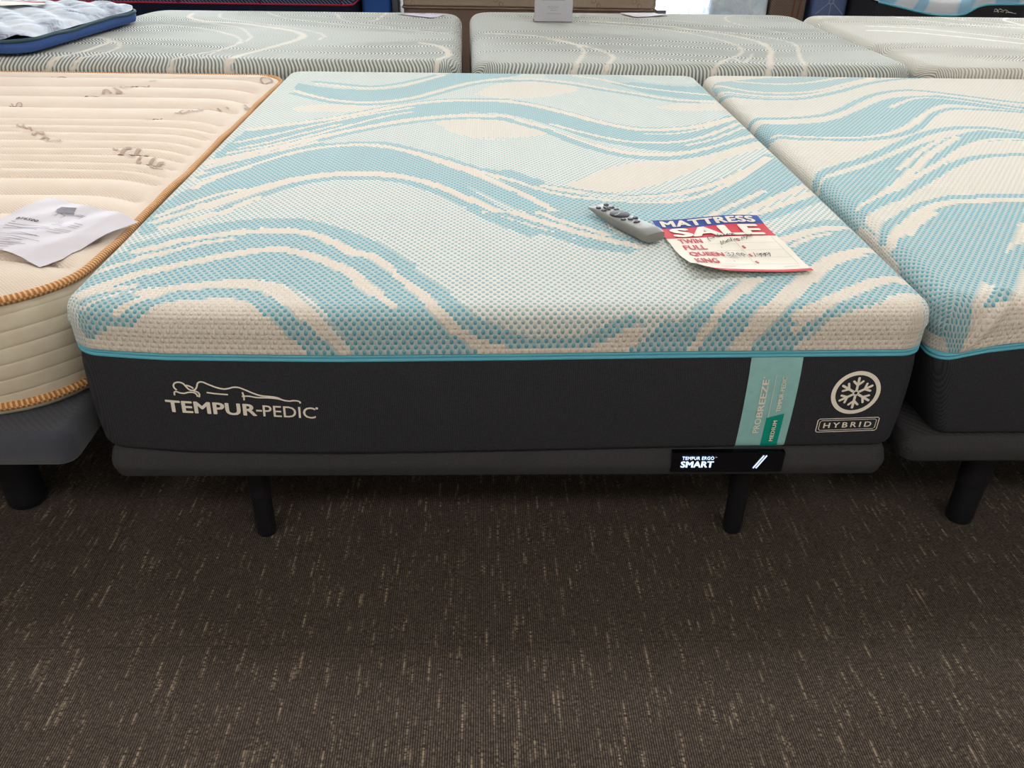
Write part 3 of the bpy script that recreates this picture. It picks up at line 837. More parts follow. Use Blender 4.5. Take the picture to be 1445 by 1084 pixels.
PAPER_CORNERS = [(-1.0057, 0.5718), (-0.7737, 0.4581), (-0.8689, 0.2138), (-1.0845, 0.3359)]
LEAFLET_ART = {'bedpoly': '0.291,0.190 0.275,0.125 0.354,0.109 0.416,0.089 0.458,0.162 0.487,0.190 0.403,0.218 0.359,0.249 0.312,0.222', 'lines': ['0.313,0.235 0.363,0.246 0.506,0.208 0.597,0.176', '0.499,0.189 0.532,0.173 0.607,0.180', '0.371,0.254 0.376,0.301', '0.375,0.240 0.445,0.252', '0.443,0.256 0.442,0.309', '0.506,0.208 0.586,0.195', '0.590,0.193 0.598,0.249'], 'text': ['0.153,0.564 0.201,0.561', '0.157,0.602 0.301,0.567 0.484,0.525 0.759,0.480', '0.162,0.639 0.322,0.608 0.542,0.554 0.766,0.509', '0.184,0.680 0.309,0.641 0.453,0.610 0.715,0.552', '0.290,0.625 0.467,0.577', '0.246,0.762 0.333,0.737 0.447,0.713 0.629,0.683', '0.274,0.785 0.431,0.753 0.602,0.682', '0.321,0.822 0.438,0.791 0.712,0.752', '0.358,0.852 0.459,0.828 0.569,0.802', '0.394,0.881 0.482,0.847', '0.431,0.909 0.597,0.835', '0.512,0.890 0.658,0.843', '0.458,0.930 0.591,0.891', '0.494,0.958 0.565,0.932', '0.542,0.994 0.580,0.983', '0.495,0.376 0.549,0.367', '0.493,0.409 0.578,0.405', '0.497,0.446 0.601,0.438', '0.657,0.352 0.754,0.351', '0.665,0.400 0.757,0.388', '0.669,0.432 0.756,0.421']}
GREY_BEDS = [
('left ridged mattress', 'grey ridged mattress lying crosswise behind the cream quilted mattress', (-1.0625, 2.115), 1.2, 1.875, 1.42, [(0.022, '-1.659,1.855 -1.706,1.982 -1.682,2.099 -1.641,2.278 -1.638,2.432 -1.671,2.528 -1.752,2.595 -1.836,2.606'), (0.016, '-1.564,1.861 -1.612,2.011 -1.580,2.130 -1.534,2.286 -1.561,2.420 -1.624,2.496 -1.680,2.539'), (0.014, '-1.175,1.884 -1.233,2.044 -1.214,2.180 -1.104,2.343 -1.067,2.458 -1.092,2.604 -1.215,2.754 -1.387,2.875 -1.630,2.961 -1.740,2.879'), (0.03, '-0.979,1.896 -1.017,2.086 -0.997,2.220 -0.911,2.413 -0.835,2.625 -0.853,2.751 -0.958,2.878 -1.213,3.036 -1.451,3.090 -1.616,3.217 -1.673,3.354'), (0.01, '-1.123,2.161 -1.106,2.316 -1.050,2.547 -1.059,2.670 -1.177,2.894 -1.375,3.021 -1.572,3.118'), (0.012, '-1.184,3.448 -1.034,3.250 -0.861,3.130 -0.717,3.044 -0.534,2.965 -0.197,2.840'), (0.012, '-1.489,3.373 -1.408,3.213 -1.232,3.111 -1.063,3.013 -0.845,2.853 -0.750,2.727 -0.749,2.601'), (0.03, '-0.208,1.941 -0.197,2.198 -0.178,2.328 -0.224,2.492 -0.309,2.574'), (0.012, '-0.788,3.401 -0.751,3.236 -0.666,3.125 -0.482,2.991'), (0.01, '-0.545,3.515 -0.573,3.213 -0.605,3.186')], 1, 'ridge', 0.29),
('wide ridged mattress', 'grey ridged mattress lying crosswise behind the middle mattress, carrying the sign holder', (0.81, 2.12), 1.4, 1.78, 1.52, [(0.02, '0.261,1.879 0.351,2.258 0.382,2.449 0.326,2.652 0.168,2.809 -0.021,2.853'), (0.02, '0.389,1.879 0.444,2.133 0.487,2.312 0.420,2.501 0.256,2.702'), (0.016, '0.816,1.925 0.893,2.188 1.038,2.398 1.071,2.601 0.992,2.818 0.803,3.048 0.495,3.180'), (0.026, '1.034,1.938 1.135,2.310 1.194,2.507 1.196,2.720 1.061,2.944 0.822,3.156 0.464,3.290'), (0.016, '1.196,1.947 1.264,2.319 1.345,2.622 1.311,2.785 1.142,2.951 0.885,3.055'), (0.01, '1.451,3.615 1.286,3.551 1.231,3.422 1.255,3.222 1.450,2.915'), (0.01, '0.696,3.430 0.940,3.335 1.125,3.211 1.388,2.971'), (0.012, '0.863,2.118 0.975,2.300 1.002,2.212 1.088,2.401')], 2, 'ridge', 0.0),
('pale ridged mattress', 'creamier ridged mattress in the second row, behind the right hand mattress', (2.62, 2.135), 1.2, 1.8, 1.55, [(0.02, '2.165,3.706 2.303,3.472 2.468,3.335 2.721,3.230'), (0.014, '2.453,3.692 2.550,3.496 2.776,3.325'), (0.02, '1.920,3.248 2.120,3.194 2.320,3.041 2.514,2.865'), (0.03, '1.862,3.102 2.056,3.051 2.290,2.878 2.443,2.740'), (0.02, '2.914,3.704 2.798,3.560 2.778,3.458 2.787,3.345')], 3, 'ridge_cream', 0.0)]

# ------------------------------------------------------------------ bed bases
def bed_base(name, label, loc, rz, w, l, h0, h1, mat, legs, leg_r, R=0.07, ring=True, r=0.03):
    """upholstered adjustable platform on round legs; loc is on the floor under the middle of its front edge"""
    t = thing(name, label, 'bed base', loc, rz)
    pr = [(0.05, h0), (0.012, h0+0.004)] + arc_profile(h0+0.004, h1, r, 5, 0.014, 0.004)[1:]
    obj('platform', *slab(w, l, R, pr), mat, t, sharp=60)
    for lx, ly in legs:
        prof = [(leg_r*0.86, 0.0), (leg_r*0.95, 0.004), (leg_r*0.97, 0.02), (leg_r*1.0, h0*0.42), (leg_r*1.0, h0*0.425)]
        if ring:
            prof += [(leg_r*1.06, h0*0.44), (leg_r*1.06, h0*0.45)]
        prof += [(leg_r*1.1, h0*0.99), (leg_r*1.1, h0+0.001)]
        obj('leg', *lathe(prof, 28, lx, ly), M['leg_black'], t, sharp=50)
    return t

# ------------------------------------------------------------------ knit covers
class Wrap:
    """unfolded cloth coordinates (u across, v up from the front edge) onto a rounded mattress top"""
    def __init__(s, w, l, ztop, drop, Rc, rf, warp=None, crown=0.0, belly=0.0):
        s.belly = belly
        s.w, s.l, s.zt, s.drop, s.Rc, s.rf, s.warp, s.crown = w, l, ztop, drop, Rc, rf, warp, crown
    def prof(s, q):
        rf, Rc = s.rf, s.Rc
        f = Rc-rf
        q = np.asarray(q)
        ang = np.clip((q-f)/(2*rf), 0, 1)*PI/2
        rho = np.where(q < f, q, f+rf*np.sin(ang))
        z = np.where(q < f, 0.0, -rf*(1-np.cos(ang)))
        ex = np.clip(q-f-2*rf, 0, None)
        side = max(s.drop-2*rf, 1e-6) if s.drop > 2*rf else max(s.drop, 1e-6)
        rho = rho+s.belly*np.sin(PI*np.clip(ex/side, 0, 1))**2
        return rho, z-ex
    def pts(s, u, v):
        hw = s.w/2
        R = s.Rc
        cx = np.clip(u, -(hw-R), hw-R)
        cy = np.clip(v, R, s.l-R)
        a, b = u-cx, v-cy
        aa, bb = np.abs(a), np.abs(b)
        S = np.maximum(aa, bb)
        mn = np.minimum(aa, bb)
        th = np.where(S > 1e-9, mn/np.maximum(S, 1e-9), 0)*PI/4
        ang = np.where(aa >= bb, th, PI/2-th)
        rho, z = s.prof(S)
        x = cx+np.sign(a)*np.cos(ang)*rho
        y = cy+np.sign(b)*np.sin(ang)*rho
        z = s.zt+z
        if s.crown:
            z = z+s.crown*np.clip(1-(u/hw)**2, 0, 1)*np.clip(1-((v-s.l/2)/(s.l/2))**2, 0, 1)
        if s.warp:
            x, y = s.warp(x, y)
        return np.stack([x, y, z], -1)

def parse(pat):
    out = []
    for k, lv, w, s in pat:
        P = [tuple(map(float, q.split(','))) for q in s.split()]
        out.append((k, lv, w, P))
    return out

def paint(u, v, pat, base):
    """evaluate the woven pattern at cloth points; later entries lie over earlier ones"""
    L = np.full(u.shape, base, dtype=float)
    for k, lv, w, P in parse(pat):
        if k == 'p':
            Q = np.array(spline(P+[P[0]], 5))
            ins = np.zeros(u.shape, bool)
            x0, y0 = Q[:-1, 0], Q[:-1, 1]
            x1, y1 = Q[1:, 0], Q[1:, 1]
            for a, b, c, d in zip(x0, y0, x1, y1):
                if b == d:
                    continue
                hit = ((b > v) != (d > v)) & (u < (c-a)*(v-b)/(d-b)+a)
                ins ^= hit
            L[ins] = lv
        else:
            Q = np.array(spline(P, 5))
            D = np.full(u.shape, 9.0)
            for (a, b), (c, d) in zip(Q[:-1], Q[1:]):
                ex, ey = c-a, d-b
                ll = ex*ex+ey*ey
                if ll < 1e-12:
                    continue
                t = np.clip(((u-a)*ex+(v-b)*ey)/ll, 0, 1)
                D = np.minimum(D, (u-a-t*ex)**2+(v-b-t*ey)**2)
            L[D < (w/2)**2] = lv
    return L

def knit_cover(name, wrap, mat, parent, pattern, base, du=0.0, cell=(0.0068, 0.0096)):
    a, b = cell
    U0, U1 = -wrap.w/2-wrap.drop, wrap.w/2+wrap.drop
    V0, V1 = -wrap.drop, wrap.l+wrap.drop
    nu, nv = int(round((U1-U0)/a)), int(round((V1-V0)/b))
    u = np.linspace(U0, U1, nu+1)
    v = np.linspace(V0, V1, nv+1)
    uu, vv = np.meshgrid(u, v)
    P = wrap.pts(uu.ravel(), vv.ravel())
    i = np.arange(nu)[None, :]
    j = np.arange(nv)[:, None]
    q = j*(nu+1)+i
    F = np.stack([q, q+1, q+nu+2, q+nu+1], -1).reshape(-1, 4)
    me = bpy.data.meshes.new(name)
    me.vertices.add(len(P)); me.vertices.foreach_set('co', P.astype(np.float32).ravel())
    me.loops.add(F.size); me.loops.foreach_set('vertex_index', F.astype(np.int32).ravel())
    me.polygons.add(len(F))
    me.polygons.foreach_set('loop_start', np.arange(0, F.size, 4, dtype=np.int32))
    me.polygons.foreach_set('loop_total', np.full(len(F), 4, dtype=np.int32))
    me.update(calc_edges=True)
    me.polygons.foreach_set('use_smooth', np.ones(len(F), dtype=bool))
    ii, jj = np.meshgrid(np.arange(nu), np.arange(nv))
    par = ((ii+jj) % 2 == 0)
    cu, cv = U0+(ii+0.5)*(U1-U0)/nu, V0+(jj+0.5)*(V1-V0)/nv
    L = paint((cu+du).ravel(), cv.ravel(), pattern, base)
    at = me.attributes.new('level', 'FLOAT', 'FACE'); at.data.foreach_set('value', L.astype(np.float32))
    at = me.attributes.new('parity', 'FLOAT', 'FACE'); at.data.foreach_set('value', par.ravel().astype(np.float32))
    uvl = me.uv_layers.new(name='knit')
    gu = np.arange(nu+1)[None, :].repeat(nv+1, 0).ravel()
    gv = np.arange(nv+1)[:, None].repeat(nu+1, 1).ravel()
    uvl.data.foreach_set('uv', np.stack([gu[F], gv[F]], -1).astype(np.float32).ravel())
    me.materials.append(mat)
    o = bpy.data.objects.new(name, me)
    COL.objects.link(o)
    o.parent = parent
    return o

def ridge_cover(name, wrap, mat, parent, trails, calm_seed=1, cell=0.012):
    U0, U1 = -wrap.w/2-wrap.drop, wrap.w/2+wrap.drop
    V0, V1 = -wrap.drop, wrap.l+wrap.drop
    nu, nv = int((U1-U0)/cell), int((V1-V0)/cell)
    uu, vv = np.meshgrid(np.linspace(U0, U1, nu+1), np.linspace(V0, V1, nv+1))
    P = wrap.pts(uu.ravel(), vv.ravel())
    i = np.arange(nu)[None, :]; j = np.arange(nv)[:, None]
    q = j*(nu+1)+i
    F = np.stack([q, q+1, q+nu+2, q+nu+1], -1).reshape(-1, 4)
    o = obj(name, P, F, mat, parent)
    me = o.data
    T = paint(uu.ravel(), vv.ravel(), trails, 0.0)
    s = calm_seed*1.7
    calm = 0.5+0.5*np.sin(uu.ravel()*2.3+s+1.6*np.sin(vv.ravel()*3.1+s))*np.sin(vv.ravel()*5.2-s+1.2*np.sin(uu.ravel()*1.9))
    calm = np.clip((calm-0.35)*4, 0, 1)
    for nm, d in (('trail', T), ('calm', calm)):
        at = me.attributes.new(nm, 'FLOAT', 'POINT'); at.data.foreach_set('value', d.astype(np.float32))
    uvl = me.uv_layers.new(name='knit')
    uvl.data.foreach_set('uv', np.stack([uu.ravel()[F], vv.ravel()[F]], -1).astype(np.float32).ravel())
    return o

def border_profile(z0, z1, tuck=0.012, bulge=0.004):
    P = [(tuck+0.03, z0)]
    for k in range(6):
        a = PI/2*k/5
        P.append((tuck*(1-math.sin(a)), z0+tuck*(1-math.cos(a))))
    for k in range(1, 6):
        t = k/6
        P.append((-bulge*math.sin(PI*t), z0+tuck+(z1-z0-tuck)*t))
    P.append((0.002, z1))
    return P

def hybrid_mattress(name, label, loc, rz, w, l, zb, zp, zt, Rb, Rc, rf, pattern, base, du, warp, crown=0.006, sag=None):
    """two tone mattress: charcoal border, teal tape, dotted knit top"""
    t = thing(name, label, 'mattress', loc, rz)
    bo = obj('border', *slab(w-0.008, l, Rb, border_profile(zb, zp-0.004), warp=warp), M['charcoal'], t, sharp=50)
    tp = [(0.008, zp-0.005)]
    for c in (0.0, 0.0075):
        for k in range(1, 6):
            a = PI*k/6-PI/2
            tp.append((0.0045-0.0035*math.cos(a), zp+c-0.0005+0.0036*math.sin(a)))
    tp.append((0.010, zp+0.0125))
    tape = join(slab(w, l, Rb, tp, False, False, warp=warp))
    ta = obj('piping_tape', *tape, M['teal_tape'], t)
    wrap = Wrap(w, l, zt, zt-(zp+0.012), Rc, rf, warp, crown, 0.003)
    kc = knit_cover('knit_cover', wrap, M['knit'], t, pattern, base, du)
    if sag:
        for o in (bo, ta, kc):
            deform(o, sag)
    return t, wrap

def deform(o, fn):
    me = o.data
    n = len(me.vertices)
    co = np.empty(n*3, np.float32)
    me.vertices.foreach_get('co', co)
    co = co.reshape(-1, 3)
    me.vertices.foreach_set('co', fn(co[:, 0].astype(float), co[:, 1].astype(float), co[:, 2].astype(float)).astype(np.float32).ravel())
    me.update()

# ---- middle bed -------------------------------------------------
def interp(x, xs, ys):
    return np.interp(x, xs, ys)
BOWX, BOWY = [-0.762, -0.68, -0.58, -0.3, 0.0, 0.3, 0.762], [0.030, 0.014, 0.003, -0.003, 0.003, 0.012, 0.021]
def bow_mid(x, y):
    f = np.clip(1-np.asarray(y)/0.7, 0, 1)
    r = y+np.interp(x, BOWX, BOWY)*f
    return (x, r) if isinstance(r, np.ndarray) and r.ndim else (float(x), float(r))

ZB, ZP, ZT = 0.316, 0.517, 0.610
mid, mid_wrap = hybrid_mattress('hybrid_mattress', 'middle mattress with aqua wave top, charcoal front with white lettering and a snowflake emblem',
    (0, 0, 0), 0, 1.524, 2.026, ZB, ZP, ZT, [0.052, 0.06, 0.06, 0.055], 0.056, 0.03, WAVE_PATTERN, 0.35, 0.0, bow_mid)

def front_xz(lift=0.0012):
    prof = sorted((z, i) for i, z in border_profile(ZB, ZP-0.004))
    zs = [p[0] for p in prof][1:]
    ins = [p[1] for p in prof][1:]
    def fn(x, z):
        y = np.interp(z, zs, ins)
        yy = float(bow_mid(x, float(y))[1])
        return (x, yy-lift, z)
    return fn
on_front = front_xz()
FRONT = (0, -1, 0)
def stagger(V, F, d):
    """overlapping ink pieces get hair-thin height steps so that none lie in the same plane"""
    par = list(range(len(V)))
    def find(i):
        while par[i] != i:
            par[i] = par[par[i]]
            i = par[i]
        return i
    for f in F:
        r = find(f[0])
        for q in f[1:]:
            par[find(q)] = r
    idx, out = {}, []
    for i, p in enumerate(V):
        k = idx.setdefault(find(i), len(idx))*0.9e-5
        out.append((p[0]+d[0]*k, p[1]+d[1]*k, p[2]+d[2]*k))
    return out

def print_on(name, parts, mat, parent, fn, d, label=None):
    V, F = join(*[mapped(p, fn) for p in parts])
    V, F = front_facing(V, F, d)
    V = stagger(V, F, d)
    o = obj(name, V, F, mat, parent, smooth=False)
    if label:
        o['label'] = label
    return o

# printed logo: reclining figure over two-weight lettering
LX, LZ, LS, LK = -0.603, 0.378, 0.000188, 1.2       # crop units to metres
def lg(X, Y):
    return ((X-150)*LS, (400-Y)*LS*1.12)
lw = 0.0024
fig = []
for P in ([(262,168),(246,150),(243,130),(255,112),(285,105),(315,115),(335,140),(352,160),(375,168),(398,160),(412,140),(422,112),(440,100),(465,102),(500,118),(560,142),(610,152),(650,146),(680,137),(720,138),(765,155),(820,180),(880,200),(950,206),(1000,214),(1040,232),(1085,240),(1120,236),(1150,238),(1166,246),(1168,258)],
          [(335,128),(362,136),(386,152)],
          [(240,210),(242,185),(258,180),(285,190),(315,192),(345,184),(380,184),(402,196),(410,218)],
          [(385,172),(412,180),(425,196),(420,222)],
          [(480,182),(540,190),(636,197)],
          [(745,175),(752,205),(752,240)],
          [(738,208),(790,206),(850,216),(930,216),(1000,222),(1060,238)]):
    fig.append(line2d([lg(*p) for p in P], lw, True))
x0, y0 = lg(158, 368); x1, y1 = lg(838, 272)
w1 = text2d('TEMPUR', x0, x1, 0.0046, 0.0256, bold=0.034, spacing=1.04)
w2 = text2d('PEDIC', lg(884, 0)[0], lg(1278, 0)[0], 0.0050, 0.0250, bold=0.006)
hy = quad2d([(lg(834, 0)[0], 0.0135), (lg(878, 0)[0], 0.0135), (lg(878, 0)[0], 0.0165), (lg(834, 0)[0], 0.0165)])
dt = disc2d(lg(1290, 0)[0], 0.0238, 0.002)
fig2 = [([(x, z-0.0060+x*0.035) for x, z in V], F) for V, F in fig]
logo = [rot2d(p, -2.6) for p in fig2+[w1, w2, hy, dt]]
logo = [([(x*1.045*LK+LX, z*LK+LZ+0.029) for x, z in V], F) for V, F in logo]
print_on('logo_print', logo, M['print_white'], mid, on_front, FRONT, 'cream printed lettering under a line drawing of a sleeper')

# snowflake in a ring
SX, SZ = 0.643, 0.441
sn = [ring2d(SX, SZ, 0.0375, 0.0455), ring2d(SX, SZ, 0.0035, 0.0065, 6)]
for k in range(6):
    a = PI/2+k*PI/3
    def ray(r, off=0.0, aa=a):
        return (SX+r*math.cos(aa)-off*math.sin(aa), SZ+r*math.sin(aa)+off*math.cos(aa))
    sn.append(line2d([ray(0.006), ray(0.031)], 0.0048, False))
    sn.append(disc2d(*ray(0.031), 0.0024))
    for sgn in (-1, 1):
        sn.append(line2d([ray(0.0165), ray(0.0245, 0.0085*sgn)], 0.0044, False))
        sn.append(disc2d(*ray(0.0245, 0.0085*sgn), 0.0022))
print_on('snowflake_emblem', sn, M['print_white'], mid, on_front, FRONT, 'cream snowflake inside a ring')
HX, HZ = 0.644, 0.3705
hb = []
for w_, h_, t_ in ((0.058, 0.0152, 0.0016), (0.0535, 0.0112, 0.0012)):
    rr = 0.003
    P = [(HX-w_+rr, HZ-h_), (HX+w_-rr, HZ-h_), (HX+w_, HZ-h_+rr), (HX+w_, HZ+h_-rr), (HX+w_-rr, HZ+h_), (HX-w_+rr, HZ+h_), (HX-w_, HZ+h_-rr), (HX-w_, HZ-h_+rr), (HX-w_+rr, HZ-h_)]
    hb.append(line2d(P, t_, False))
hb.append(text2d('HYBRID', HX-0.0455, HX+0.0455, HZ-0.0060, HZ+0.0060, bold=0.02, spacing=1.45))
hb = [rot2d(p, 1.5, HX, HZ) for p in hb]
print_on('type_badge', hb, M['print_white'], mid, on_front, FRONT, 'cream printed word inside a double outlined box')

# vertical ribbon with lettering
RX0, RX1, RZ0, RZ1 = 0.4385, 0.5325, ZB+0.001, ZP-0.002
ribbon_fn = front_xz(0.0016)
V, F = grid(6, 22, lambda a, b: ribbon_fn(RX0+(RX1-RX0)*a, RZ0+(RZ1-RZ0)*b))
V, F = front_facing(V, F, FRONT)
rb = obj('ribbon', V, F, M['ribbon'], mid)
rib_text = front_xz(0.0026)
def rv(frac, z):
    return RX0+(RX1-RX0)*frac, z
def vtext(body, fr, z0, z1, cap, bold, sp=1.0):
    cx = RX0+(RX1-RX0)*fr
    V, F = text2d(body, 0, z1-z0, -cap/2, cap/2, bold=bold, spacing=sp)
    return [(cx-y, z0+x) for x, y in V], F
ribl = [vtext('PRO', 0.345, 0.355, 0.3885, 0.0118, 0.014), vtext('BREEZE', 0.345, 0.391, 0.4725, 0.0118, 0.03),
        disc2d(*rv(0.30, 0.4765), 0.0013, 10),
        vtext('TEMPUR', 0.70, 0.4035, 0.443, 0.0080, 0.03), vtext('-PEDIC', 0.70, 0.4445, 0.478, 0.0080, 0.012),
        vtext('MEDIUM', 0.69, 0.336, 0.3845, 0.0074, 0.028, 1.12), line2d([rv(0.525, 0.392), rv(0.525, 0.482)], 0.0009, False)]
V, F = grid(3, 12, lambda a, b: front_xz(0.0021)(RX0+(RX1-RX0)*(0.505+0.34*a), RZ0+(0.389+0.010*a-RZ0)*b))
V, F = front_facing(V, F, FRONT)
o = obj('grade_patch', V, F, M['ribbon_green'], rb); o['label'] = 'bright green patch'
print_on('ribbon_lettering', ribl, M['print_white'], rb, rib_text, FRONT)

# base under it, with the backlit name plate
mid_base = bed_base('adjustable_bed_base', 'charcoal upholstered bed base under the middle mattress, with a glowing name plate',
    (0.002, 0.012, 0), 0.0, 1.478, 1.99, 0.247, 0.316, M['platform_grey'], [(-0.514, 0.135), (0.514, 0.135), (-0.514, 1.85), (0.514, 1.85)], 0.0215, [0.03, 0.05, 0.05, 0.03], True, 0.02)
PX0, PX1, PZ0, PZ1, PY = 0.318, 0.533, 0.268, 0.3135, -0.0065
plate = obj('name_plate', *join(box(PX0, PX1, PY, PY+0.012, PZ0, PZ1), box(PX0+0.003, PX1-0.003, PY-0.001, PY+0.002, PZ0+0.004, PZ0+0.0055)), M['gloss_black'], mid_base, smooth=False)
def on_plate(x, z):
    return (x, PY-0.0012, z)
pl = [text2d('TEMPUR ERGO', PX0+0.019, PX0+0.080, 0.2980, 0.3054, bold=0.012, spacing=1.06),
      text2d('SMART', PX0+0.0175, PX0+0.081, 0.2795, 0.2945, bold=0.045, spacing=1.04),
      text2d('TM', PX0+0.0815, PX0+0.085, 0.303, 0.305, bold=0.0)]
for d in (0, 0.0055):
    pl.append(line2d([(PX0+0.158+d, 0.2775), (PX0+0.1745+d, 0.3075)], 0.0030, False))
for pr in ([pl[0], pl[2]], [pl[1]], pl[3:]):
    print_on('plate_lettering', pr, M['lit'], plate, on_plate, FRONT, 'glowing white letters' if pr is not pl[3:] else None)

# ---- right hand bed ---------------------------------------------
RXC = 0.795+0.762
def droop(x, y, z):
    """the near corner of the cover hangs lower and its border tucks under"""
    f = np.exp(-((x+0.762)/0.10)**2)*np.exp(-(np.clip(y, 0, None)/0.22)**2)
    up = np.clip((z-0.315)/0.2, 0, 1)*np.clip((0.612-z)/0.06, 0, 1)
    z2 = z-0.030*f*up
    lo = np.clip((0.505-z)/0.19, 0, 1)
    g = np.exp(-np.clip(x+0.762, 0, None)/0.12)*np.exp(-(np.clip(y, 0, None)/0.5)**2)
    # a little pinched ear on the top edge with a crease running down to the corner
    ex, ey = x-(0.905-RXC), y-0.035
    ear = 0.013*np.exp(-(ex/0.017)**2-(ey/0.020)**2)
    crease = 0.008*np.exp(-((x+0.0*y-(0.905-RXC)+(0.607-z)*0.75)/0.012)**2)*np.clip((0.607-z)/0.02, 0, 1)*np.clip((z-0.52)/0.02, 0, 1)*np.exp(-(np.clip(y, 0, None)/0.05)**2)
    return np.stack([x+0.05*g*lo, y-crease, z2+ear*np.clip((z-0.56)/0.03, 0, 1)], -1)
right, right_wrap = hybrid_mattress('hybrid_mattress', 'pale wave knit mattress with a plain charcoal front, right of the middle mattress',
    (RXC, 0.06, 0), 0, 1.524, 1.99, 0.315, 0.512, 0.607, [0.06, 0.06, 0.06, 0.04], 0.056, 0.03,
    WAVE_PATTERN_RIGHT, 0.08, RXC, None, 0.006, droop)
right_base = bed_base('adjustable_bed_base', 'charcoal upholstered bed base under the right hand mattress', (RXC+0.008, 0.05, 0), 0, 1.545, 1.98,
    0.248, 0.315, M['platform_grey'], [(1.041-RXC, 0.13), (-1.041+RXC, 0.13), (1.041-RXC, 1.85), (-1.041+RXC, 1.85)], 0.030, [0.03, 0.05, 0.05, 0.03], True, 0.012)

# ---- left hand cream mattress -----------------------------------
CW, CLn, CXR, CY0 = 1.37, 1.98, -0.797, 0.075
CXC = CXR-CW/2
CZ0, CZ1 = 0.345, 0.575
cream = thing('quilted_mattress', 'cream quilted mattress with orange striped cord piping at the left', 'mattress', (CXC, CY0, 0), math.radians(-0.3))
CR = [0.2, 0.1, 0.1, 0.2]
side = [(0.05, CZ0), (0.012, CZ0+0.002), (0.002, CZ0+0.012), (0.0, CZ0+0.03)]
for k in range(1, 9):
    t = k/9
    side.append((-0.010*math.sin(PI*t), CZ0+0.03+(CZ1-CZ0-0.03)*t))
side += [(0.0, CZ1-0.003), (0.012, CZ1)]
obj('side_panel', *slab(CW, CLn, CR, side), M['cotton_side'], cream)
QUILT = [1.845, 1.690, 1.545, 1.400, 1.245, 1.160, 1.085, 1.010, 0.935, 0.870, 0.802, 0.742, 0.685, 0.565, 0.44, 0.315, 0.19]
def cream_top(x, y):
    """height of the quilted top at a local point"""
    hw = CW/2
    ex = min(hw-abs(x), y, CLn-y)
    for cx, cy, r in ((hw-0.2, 0.2, 0.2), (hw-0.1, CLn-0.1, 0.1), (-hw+0.2, 0.2, 0.2), (-hw+0.1, CLn-0.1, 0.1)):
        if abs(x) > abs(cx) and (y-cy)*(1 if cy > 1 else -1) > 0 and x*cx > 0:
            ex = min(ex, r-math.hypot(x-cx, y-cy))
    ex = max(ex, 0.0)
    dome = 0.030*(1-math.exp(-ex/0.05))
    wob = 0.006*math.sin(x*4.2+0.6)+0.003*math.sin(x*9.7)
    bend = max(0.0, (abs(x)-(hw-0.16))/0.16)
    lines = [CLn+0.02]+[q+wob*math.sin(k*1.3+0.5)-0.030*bend**2 for k, q in enumerate(QUILT)]+[0.02]
    puff = 1.0
    for hi, lo in zip(lines[:-1], lines[1:]):
        if lo <= y <= hi:
            t = (y-lo)/(hi-lo)
            puff = (1-abs(2*t-1)**2.2)**0.62 if hi-lo < 0.2 else 1.0
            break
    end = 1/(1+math.exp(-(hw-0.034-abs(x))/0.006))
    groove = (1-puff)*0.019*end
    return CZ1+dome-groove*min(1, ex/0.03)
hw = CW/2
gx = list(np.linspace(-hw+0.004, hw-0.30, 30))+list(np.linspace(hw-0.29, hw-0.004, 44))
gy = list(np.linspace(0.004, CLn-0.004, 480))
def in_out(x, y):
    """pull grid corners onto the rounded outline"""
    for cx, cy, r in ((hw-0.2, 0.2, 0.196), (hw-0.1, CLn-0.1, 0.096), (-hw+0.2, 0.2, 0.196), (-hw+0.1, CLn-0.1, 0.096)):
        dx, dy = x-cx, y-cy
        if dx*cx > 0 and (dy > 0) == (cy > 1) and dy != 0:
            m = max(abs(dx), abs(dy)); mn = min(abs(dx), abs(dy))
            th = mn/m*PI/4
            if abs(dy) > abs(dx):
                th = PI/2-th
            return cx+math.copysign(m*math.cos(th), dx), cy+math.copysign(m*math.sin(th), dy)
    return x, y
V = []
for y in gy:
    for x in gx:
        a, b = in_out(x, y)
        V.append((a, b, cream_top(a, b)))
nx = len(gx)
F = [(j*nx+i, j*nx+i+1, (j+1)*nx+i+1, (j+1)*nx+i) for j in range(len(gy)-1) for i in range(nx-1)]
top_panel = obj('top_panel', V, F, M['cotton_top'], cream)

def cord(name, w, l, R, z, r, mat, parent, inset=0.0, wave=0.0):
    P = []
    for x, y in outline(w, l, R, 0.0, 14):
        zz = z+wave*(math.sin(y*13)+0.6*math.sin(y*29+1))
        P.append((x, y, zz))
    Q = []
    m = len(P)
    for i in range(m):
        a, b = Vector(P[i]), Vector(P[(i+1) % m])
        k = max(1, int((b-a).length/0.02))
        for j in range(k):
            Q.append(tuple(a+(b-a)*(j/k)))
    V, F, L = tube(Q, r, 10, True)
    o = obj(name, V, F, mat, parent)
    uvl = o.data.uv_layers.new(name='along')
    n = len(Q)
    tot = L[-1][0]+(Vector(Q[0])-Vector(Q[-1])).length
    for p in o.data.polygons:
        for li, vi in zip(p.loop_indices, p.vertices):
            s, k = L[vi]
            if s == 0 and any(L[q][0] > tot*0.8 for q in p.vertices):
                s = tot
            if k == 0 and any(L[q][1] > 0.8 for q in p.vertices):
                k = 1.0
            uvl.data[li].uv = (s, k)
    return o
cord('top_cord', CW, CLn, CR, CZ1+0.002, 0.0085, M['rope'], cream, wave=0.0022)
cord('bottom_cord', CW+0.006, CLn, CR, CZ0+0.026, 0.0085, M['rope'], cream)
cb = math.cos(math.radians(-0.3)); sb = math.sin(math.radians(-0.3))
def to_cream(x, y):
    dx, dy = x-CXC, y-CY0
    return dx*cb+dy*sb, -dx*sb+dy*cb
def on_cream(x, y, lift=0.0015):
    a, b = to_cream(x, y)
    return (a, b, cream_top(a, b)+lift)
groups = {}
